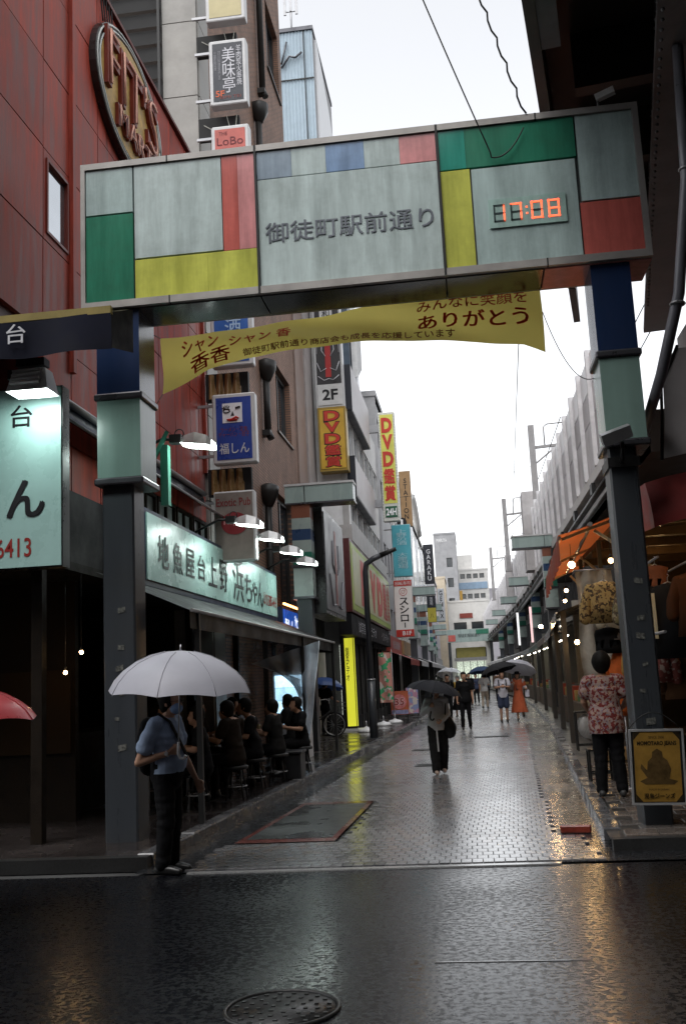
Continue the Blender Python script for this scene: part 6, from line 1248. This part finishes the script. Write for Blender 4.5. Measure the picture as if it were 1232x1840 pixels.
# red umbrella at the edge of the crossing with its holder
umbrella('red umbrella with a white stripe at the edge of the crossing', (-3.78,7.0,1.71), (-3.82,7.0,1.05), .62, ucloth('red', (.42,.05,.06), .2, .3), drop=.24)
person('person in dark clothes under the red umbrella', (-4.0,7.05,0), R(60), 1.6, dict(ea=(-.2,.05,1.1), wa=(-.12,-.15,1.12)), top=blackf, bottom=blackf, vs=.02, curl=(1.2,.4))
# woman with the dark umbrella in the lane
def shoulder_bag(t, j, k):
    MB().capsule([Vector((.22,-.05,.98))*k, Vector((.24,-.04,.86))*k, Vector((.24,-.04,.78))*k], [.1*k,.15*k,.13*k], 12, side=(1,0,0), sx=.95, sy=.6).build('shoulder_bag', M('bag_black', (.015,.014,.014), .4), t, local=True)
    MB().tube([Vector(p)*k for p in ((.15,-.14,1.0),(.2,-.03,1.4),(.19,.06,1.4),(.24,.02,.98))], .012*k, 6).build('bag_strap', M('bag_black'), t, local=True)
    MB().grid(lambda u,v: Vector((-.05+.03*u+.02*v, -.15-.06*v, 1.28-.85*v))*k, 3, 10).build('scarf_end', M('cloth_grey', (.07,.068,.062), .8), t, local=True)
person('woman in a dark cardigan and long black trousers carrying a shoulder bag', (-.66,16.9,.02), R(8), 1.46, dict(sa=(-.16,.01,1.37), ea=(-.25,.02,1.14), wa=(-.13,-.16,1.28), eb=(.22,-.02,1.1), wb=(.08,-.2,1.0), hed=(.01,-.05,1.54), aa=(-.07,-.12,.085), ka=(-.08,-.1,.5), ab=(.1,.12,.1), kb=(.11,.02,.48)),
       top=M('cloth_grey'), sleeve='long', bottom=M('cloth_charcoal', (.014,.014,.014), .8, .2, 10), legs='wide', vs=.013, hair='long', curl=(1.3,.8), extra=shoulder_bag, hem=.05, shoe=M('shoe_tan', (.3,.22,.18), .5))
umbrella('black umbrella held low over the woman in the lane', (-.62,16.72,1.53), (-.74,16.72,1.0), .46, ucloth('black', (.015,.016,.02), 0, .35), drop=.2)
person('man in black polo shirt and black trousers walking down the lane', (-.3,30.1,.02), R(4), 1.66, dict(ka=(-.1,-.06,.48), aa=(-.11,.0,.085), kb=(.1,.0,.49), ab=(.12,.08,.09)), top=blackf, bottom=blackf, vs=.017, fat=1.1, hem=.06)
def phone_pack(t, j, k):
    MB().bev(-.04*k,.04*k,-.28*k,-.268*k,1.12*k,1.26*k,.003).build('phone', M('phone_black', (.02,.02,.025), .2), t, local=True)
    for s_ in (-1,1): MB().tube([Vector(p)*k for p in ((s_*.11,-.12,1.08),(s_*.12,-.13,1.3),(s_*.12,.0,1.45),(s_*.11,.12,1.3))], .018*k, 6).build('backpack_strap', blackf, t, local=True)
    MB().capsule([Vector((0,.2,1.0))*k, Vector((0,.2,1.32))*k], [.13*k,.12*k], 12, side=(1,0,0), sx=1.2, sy=.7).build('backpack', blackf, t, local=True)
person('man in white T-shirt and dark shorts looking at his phone', (.9,33.2,.02), R(2), 1.66, dict(ea=(-.23,-.02,1.14), wa=(-.06,-.24,1.18), eb=(.23,-.02,1.14), wb=(.06,-.24,1.18), hed=(0,-.05,1.56), ka=(-.1,-.04,.49), ab=(.1,.06,.085)), top=M('cloth_white', (.55,.54,.6), .8, .1, 10), bottom=M('cloth_denim', (.04,.05,.09), .8, .2), legs='shorts', vs=.016, curl=(.7,.7), extra=phone_pack, hem=.05)
umbrella('wide black umbrella tilted behind the man in the white T-shirt', (.75,33.6,1.93), (.95,33.5,1.2), .62, ucloth('black2', (.02,.02,.022), 0, .35), drop=.3)
def hat_bag(t, j, k):
    MB().lathe(j['hed']+Vector((0,.01,.07))*k, [(.15*k,-.03*k),(.15*k,-.015*k),(.09*k,.0),(.085*k,.06*k),(.02*k,.075*k)], 16).build('hat', blackf, t, local=True)
    MB().bev(.24*k,.38*k,-.14*k,.0,.82*k,1.06*k,.01).build('tote_bag', M('cloth_white'), t, local=True); MB().tube([Vector((.27,-.07,1.06))*k, Vector((.29,-.06,1.2))*k, Vector((.34,-.07,1.06))*k], .008*k, 5).build('bag_handle', M('cloth_white'), t, local=True)
    m = MB(); torso_ = [j['pel']+Vector((0,.02,.04))*k, j['che']+Vector((0,.025,0))*k, j['nek']-Vector((0,0,.08))*k]
    for q in 'ab': m.capsule([j['s'+q], j['e'+q], j['w'+q]], [.075*k,.07*k,.055*k], 10)
    m.capsule([p+Vector((0,.03,0))*k for p in torso_], [.16*k,.17*k,.14*k], 14, side=(1,0,0), sx=1.1, sy=.62); vox(m, .017, 'jacket', [M('cloth_beige', (.42,.36,.36), .8, .12, 8)], t, .006, 2)
person('woman in a long orange dress and black hat with a white tote bag', (1.42,33.8,.02), R(-5), 1.6, dict(ea=(-.22,-.0,1.14), wa=(-.16,-.2,1.28), eb=(.25,.02,1.14), wb=(.28,-.1,1.12), ka=(-.06,-.1,.48), aa=(-.06,-.08,.085), kb=(.09,.08,.5), ab=(.12,.26,.2)), top=M('dress_orange', (.42,.1,.045), .75, .15, 8), bottom=M('dress_orange'), legs='skirt', vs=.016, hair='long', extra=hat_bag, curl=(1.2,.9))
umbrella('white umbrella held by the woman in the orange dress', (1.55,34.0,1.96), (1.36,33.7,1.15), .6, ucloth('white2', (.42,.42,.47), .2), drop=.3)
# man in the floral shirt seen from behind
person('man in a red floral shirt and black trousers seen from behind', (1.52,12.35,.11), R(176), 1.66, dict(ea=(-.27,-.02,1.13), wa=(-.2,-.2,1.02), eb=(.25,-.02,1.13), wb=(.2,-.2,1.02), hed=(0,-.01,1.57), aa=(-.12,.02,.085), ab=(.12,.02,.085), sa=(-.175,.01,1.375), sb=(.175,.01,1.375)), top=spotted('floral_red', (.3,.22,.2), [((.15,.016,.014),.5),((.3,.2,.14),.6),((.17,.16,.22),.63)], 24, rough=.9), bottom=blackf, legs='straight', vs=.012, fat=1.15, hem=.12, topinf=.024, hk=1.28, shoe=M('shoe_grey', (.05,.05,.05), .5))
# cyclist group on the left pavement
person('person in black apron pushing a bicycle under a blue umbrella', (-4.18,28.2,.1), R(150), 1.55, dict(ea=(-.25,-.03,1.14), wa=(-.28,-.22,1.05), eb=(.2,-.05,1.15), wb=(.1,-.2,1.2)), top=blackf, bottom=blackf, vs=.018, legs='trousers', curl=(1.2,1.2))
umbrella('blue umbrella over the person with the bicycle', (-4.12,28.2,1.72), (-4.18,28.1,1.15), .52, ucloth('blue', (.06,.12,.33), .1, .4), drop=.3)
def bicycle(label, x, y, z, rz):
    t = thing('bicycle', label, 'bicycle', (x,y,z), None, rz); bk_ = M('black_metal')
    for xx in (0,-1.06):
        w_ = MB().torus((xx,0,.335),.315,.02,(0,1,0),32,6).build('wheel', M('tyre', (.015,.015,.015), .6), t, local=True); MB().torus((xx,0,.335),.288,.013,(0,1,0),28,5).build('rim', alu, w_, local=True)
        mb = MB()
        for a in range(14): th = 2*math.pi*a/14; mb.tube([(xx,.015*(-1)**a,.335),(xx+.29*math.cos(th),0,.335+.29*math.sin(th))],.002,4)
        mb.tube([(xx,-.04,.335),(xx,.04,.335)],.02,8); mb.build('spokes', alu, w_, local=True)
        MB().tube([(xx+.345*math.cos(R(a)),0,.335+.345*math.sin(R(a))) for a in range(20,181,20)],.012,5).build('mudguard', bk_, t, local=True)
    mb = MB()
    for p, q in (((-.09,0,.72),(-.6,0,.32)),((-.6,0,.32),(-.72,0,.75)),((-.6,0,.32),(-1.06,0,.335)),((-.7,0,.62),(-1.06,0,.335)),((-.12,0,.6),(-.66,0,.5)),((-.12,0,.9),(0,0,.335))): mb.tube([p,q],.017,7)
    mb.build('frame', bk_, t, local=True); MB().tube([(-.72,0,.75),(-.75,0,.85)],.013,6).capsule([(-.86,0,.88),(-.68,0,.88),(-.6,0,.875)],[.07,.05,.03],8,sy=.5).build('saddle', bk_, t, local=True)
    MB().tube([(-.12,0,.9),(-.13,0,.98)],.013,6).tube([(-.28,-.28,1.02),(-.16,-.2,1.03),(-.12,0,.98),(-.16,.2,1.03),(-.28,.28,1.02)],.012,6).build('handlebar', alu, t, local=True)
    mb = MB()
    for zz in (.72,.82,.92): 
        for a,b in (((.02,-.17,zz),(.3,-.17,zz)),((.3,-.17,zz),(.3,.17,zz)),((.3,.17,zz),(.02,.17,zz)),((.02,.17,zz),(.02,-.17,zz))): mb.tube([a,b],.006,4)
    for a in ((.02,-.17),(.3,-.17),(.3,.17),(.02,.17),(.16,-.17),(.16,.17)): mb.tube([(a[0],a[1],.7),(a[0],a[1],.93)],.005,4)
    mb.build('basket', bk_, t, local=True); MB().torus((-.6,.05,.32),.085,.008,(0,1,0),18,5).tube([(-.6,.06,.32),(-.6,.1,.18),(-.6,.18,.18)],.012,5).tube([(-.6,-.06,.32),(-.6,-.1,.46),(-.6,-.18,.46)],.012,5).build('crank', alu, t, local=True)
bicycle('black city bicycle with front basket beside the blue umbrella', -3.86, 27.6, .1, R(-6))
# people further down
far = [(-1.0,38.2,1.62,'person in black coat under the clear umbrella',10,blackf,'trousers'),(-.62,39.0,1.55,'person in mustard top walking beside the clear umbrella',-10,M('cloth_mustard',(.35,.22,.05),.8),'skirt'),(.45,47,1.65,'person in beige trousers walking under a dark blue umbrella',170,M('cloth_grey'),'trousers'),(-.25,52,1.66,'distant walker in a black jacket in mid-lane',5,blackf,'trousers'),(.1,56,1.6,'distant walker in a grey jacket behind the black jacket',-5,M('cloth_denim'),'trousers'),(.75,62,1.66,'distant walker in dark blue near the far stalls',175,M('cloth_denim'),'trousers'),(-.45,66,1.6,'distant walker in a pale top near the bend',0,M('cloth_white'),'trousers'),(1.35,58,1.7,'distant walker in brown close to the stalls',178,M('cloth_brown',(.1,.06,.04),.8),'trousers')]
for i, (x,y,h,lb,rz,c,lg) in enumerate(far):
    person(lb, (x,y,.02), R(rz), h, dict(ka=(-.1,-.08,.48), aa=(-.1,-.06,.085), ab=(.1,.1,.09), ea=(-.22,.0,1.12), wa=(-.14,-.18,1.15)), top=c, bottom=M('cloth_tan',(.3,.25,.2),.8) if i == 2 else blackf, legs=lg, vs=.024, hem=.05, sleeve='long' if i % 2 else 'short')
umbrella('clear plastic umbrella over two people further down the lane', (-.82,38.3,1.86), (-.92,38.1,1.15), .55, clearmat('clear_umbrella', (.7,.74,.8), .55, .15), drop=.28)
umbrella('dark blue umbrella of the walker in beige trousers', (.35,47,1.95), (.4,46.9,1.2), .6, ucloth('navy', (.03,.05,.1), .05, .4), drop=.28)
umbrella('grey umbrella of the distant walker near the stalls', (.75,62,1.98), (.7,61.9,1.2), .55, ucloth('grey', (.2,.21,.25), .1), drop=.25)
# seated diners under the tent
seat = dict(pel=(0,.05,.55), wai=(0,.05,.68), che=(0,.02,.9), nek=(0,.0,1.06), hed=(0,-.04,1.21), sa=(-.18,.01,1.02), sb=(.18,.01,1.02), ea=(-.24,-.06,.78), wa=(-.14,-.28,.82), eb=(.24,-.06,.78), wb=(.14,-.28,.82), ha=(-.09,.03,.53), ka=(-.12,-.4,.53), aa=(-.12,-.36,.085), hb=(.09,.03,.53), kb=(.12,-.4,.53), ab=(.12,-.36,.085))
st0 = thing('round_stool', 'small black round stool under the diner nearest the umbrella man', 'stool', (0,0,.1), 'stools at the tent tables')
MB().lathe((0,0,0),[(.16,.4),(.17,.41),(.17,.44),(.15,.45)],18).build('seat', M('stool_seat', (.03,.03,.03), .5), st0, local=True)
for a in range(4): th = math.pi/4+a*math.pi/2; MB().tube([(.1*math.cos(th),.1*math.sin(th),.4),(.17*math.cos(th),.17*math.sin(th),0)],.012,6).build('leg', M('black_metal'), st0, local=True)
MB().torus((0,0,.18),.14,.008,n=18).build('foot_ring', M('grey_metal'), st0, local=True)
din = [(-3.5,12.6,-75,'diner in black hunched over a table by the white umbrella','short',blackf),(-3.3,13.5,-110,'diner in dark brown top with arms folded on the table','short',M('cloth_darkbrown', (.018,.012,.008), .8)),(-3.3,14.7,-80,'diner with bobbed hair in a black top seated mid-tent','short',blackf),(-3.12,15.5,-100,'diner in a charcoal shirt with short hair in the tent','short',M('cloth_charcoal')),(-2.98,17.0,-60,'diner in black leaning forward at the tent corner','short',blackf),(-3.25,17.8,-120,'diner in a dark shirt seated behind the corner pole','short',M('cloth_charcoal'))]
sl_ = ['small black round stool under the diner nearest the umbrella man','small black round stool under the diner with folded arms','small black round stool under the bobbed-hair diner','small black round stool under the charcoal shirt diner','small black round stool under the diner at the tent corner','small black round stool under the diner behind the pole']
din2 = [(-4.35,13.4,95,'diner in black facing the street across the near table','short',blackf),(-4.3,15.4,80,'diner in dark brown facing the street across the middle table','long',M('cloth_darkbrown')),(-4.15,17.0,100,'diner in charcoal facing the street across the far table','short',M('cloth_charcoal'))]
for (x,y,rz,lb,hr,c) in din2: person(lb, (x,y,.1), R(rz), 1.66, seat, top=c, bottom=blackf, vs=.022, hair=hr, hem=.02, curl=(.8,.8))
for i, (x,y,rz,lb,hr,c) in enumerate(din):
    person(lb, (x,y,.1), R(rz), 1.64+.03*((i*7) % 4-1), {**seat, 'hed': (.02*((i*5) % 3-1),-.04-.03*(i % 3),1.21-.03*(i % 2)), 'che': (0,.02-.03*(i % 3),.9)}, top=c, bottom=blackf, vs=.02, hair=hr, hem=.02, curl=(.8,.8), group=None)
    if i == 0: st0.location = (x+.04*math.sin(R(rz)),y,.1); WL[st0] = Vector(st0.location)
    else: dup(st0, (x-.05*math.sin(R(rz)),y,.1), sl_[i])
for k_, (x,y) in enumerate(((-4.38,13.4),(-4.33,15.4),(-4.18,17.0))): dup(st0, (x,y,.1), ['small black round stool across the near table inside the tent','small black round stool across the middle table inside the tent','small black round stool across the far table inside the tent'][k_])
for i, (x,y) in enumerate(((-3.95,13.0),(-3.9,15.1),(-3.75,17.3))):
    t = thing('tent_table', ['small square wooden table at the near end of the tent','small square wooden table in the middle of the tent','small square wooden table at the far tent corner'][i], 'table', (x,y,.1)); MB().bev(x-.3,x+.3,y-.35,y+.35,.76,.8,.01).build('table_top', wood, t)
    for a in (-1,1):
        for b in (-1,1): box('leg', M('grey_metal'), t, x+a*.26-.015, x+a*.26+.015, y+b*.3-.015, y+b*.3+.015, .1, .759)
    for k in range(1,2): tt = thing('beer_glass', ['beer glass on the near tent table','beer glass on the middle tent table','beer glass on the far tent table'][i], 'glass', (x+.1*k-.1,y+.12*k-.1,.8)); MB().lathe((x+.1*k-.1,y+.12*k-.1,.8),[(.03,0),(.036,.13),(.033,.13),(.028,.01)],12).build('glass', clearmat('beer_glass', (.8,.7,.4), .6, .05) if 'beer_glass' not in MAT else MAT['beer_glass'], tt); MB().lathe((x+.1*k-.1,y+.12*k-.1,.81),[(.027,0),(.032,.1)],12).build('beer', M('beer', (.5,.25,.04), .2), tt)
cr = thing('storage_crate', 'dark plastic crate under the tent corner pole', 'crate', (-2.95,16.2,.1)); MB().bev(-3.1,-2.8,15.95,16.45,.1,.5,.02).build('crate_body', M('crate_dark', (.02,.02,.022), .4), cr); MB().bev(-3.12,-2.78,15.93,16.47,.5,.54,.01).build('lid', M('crate_dark'), cr)

bpy.data.scenes.remove(TMP)
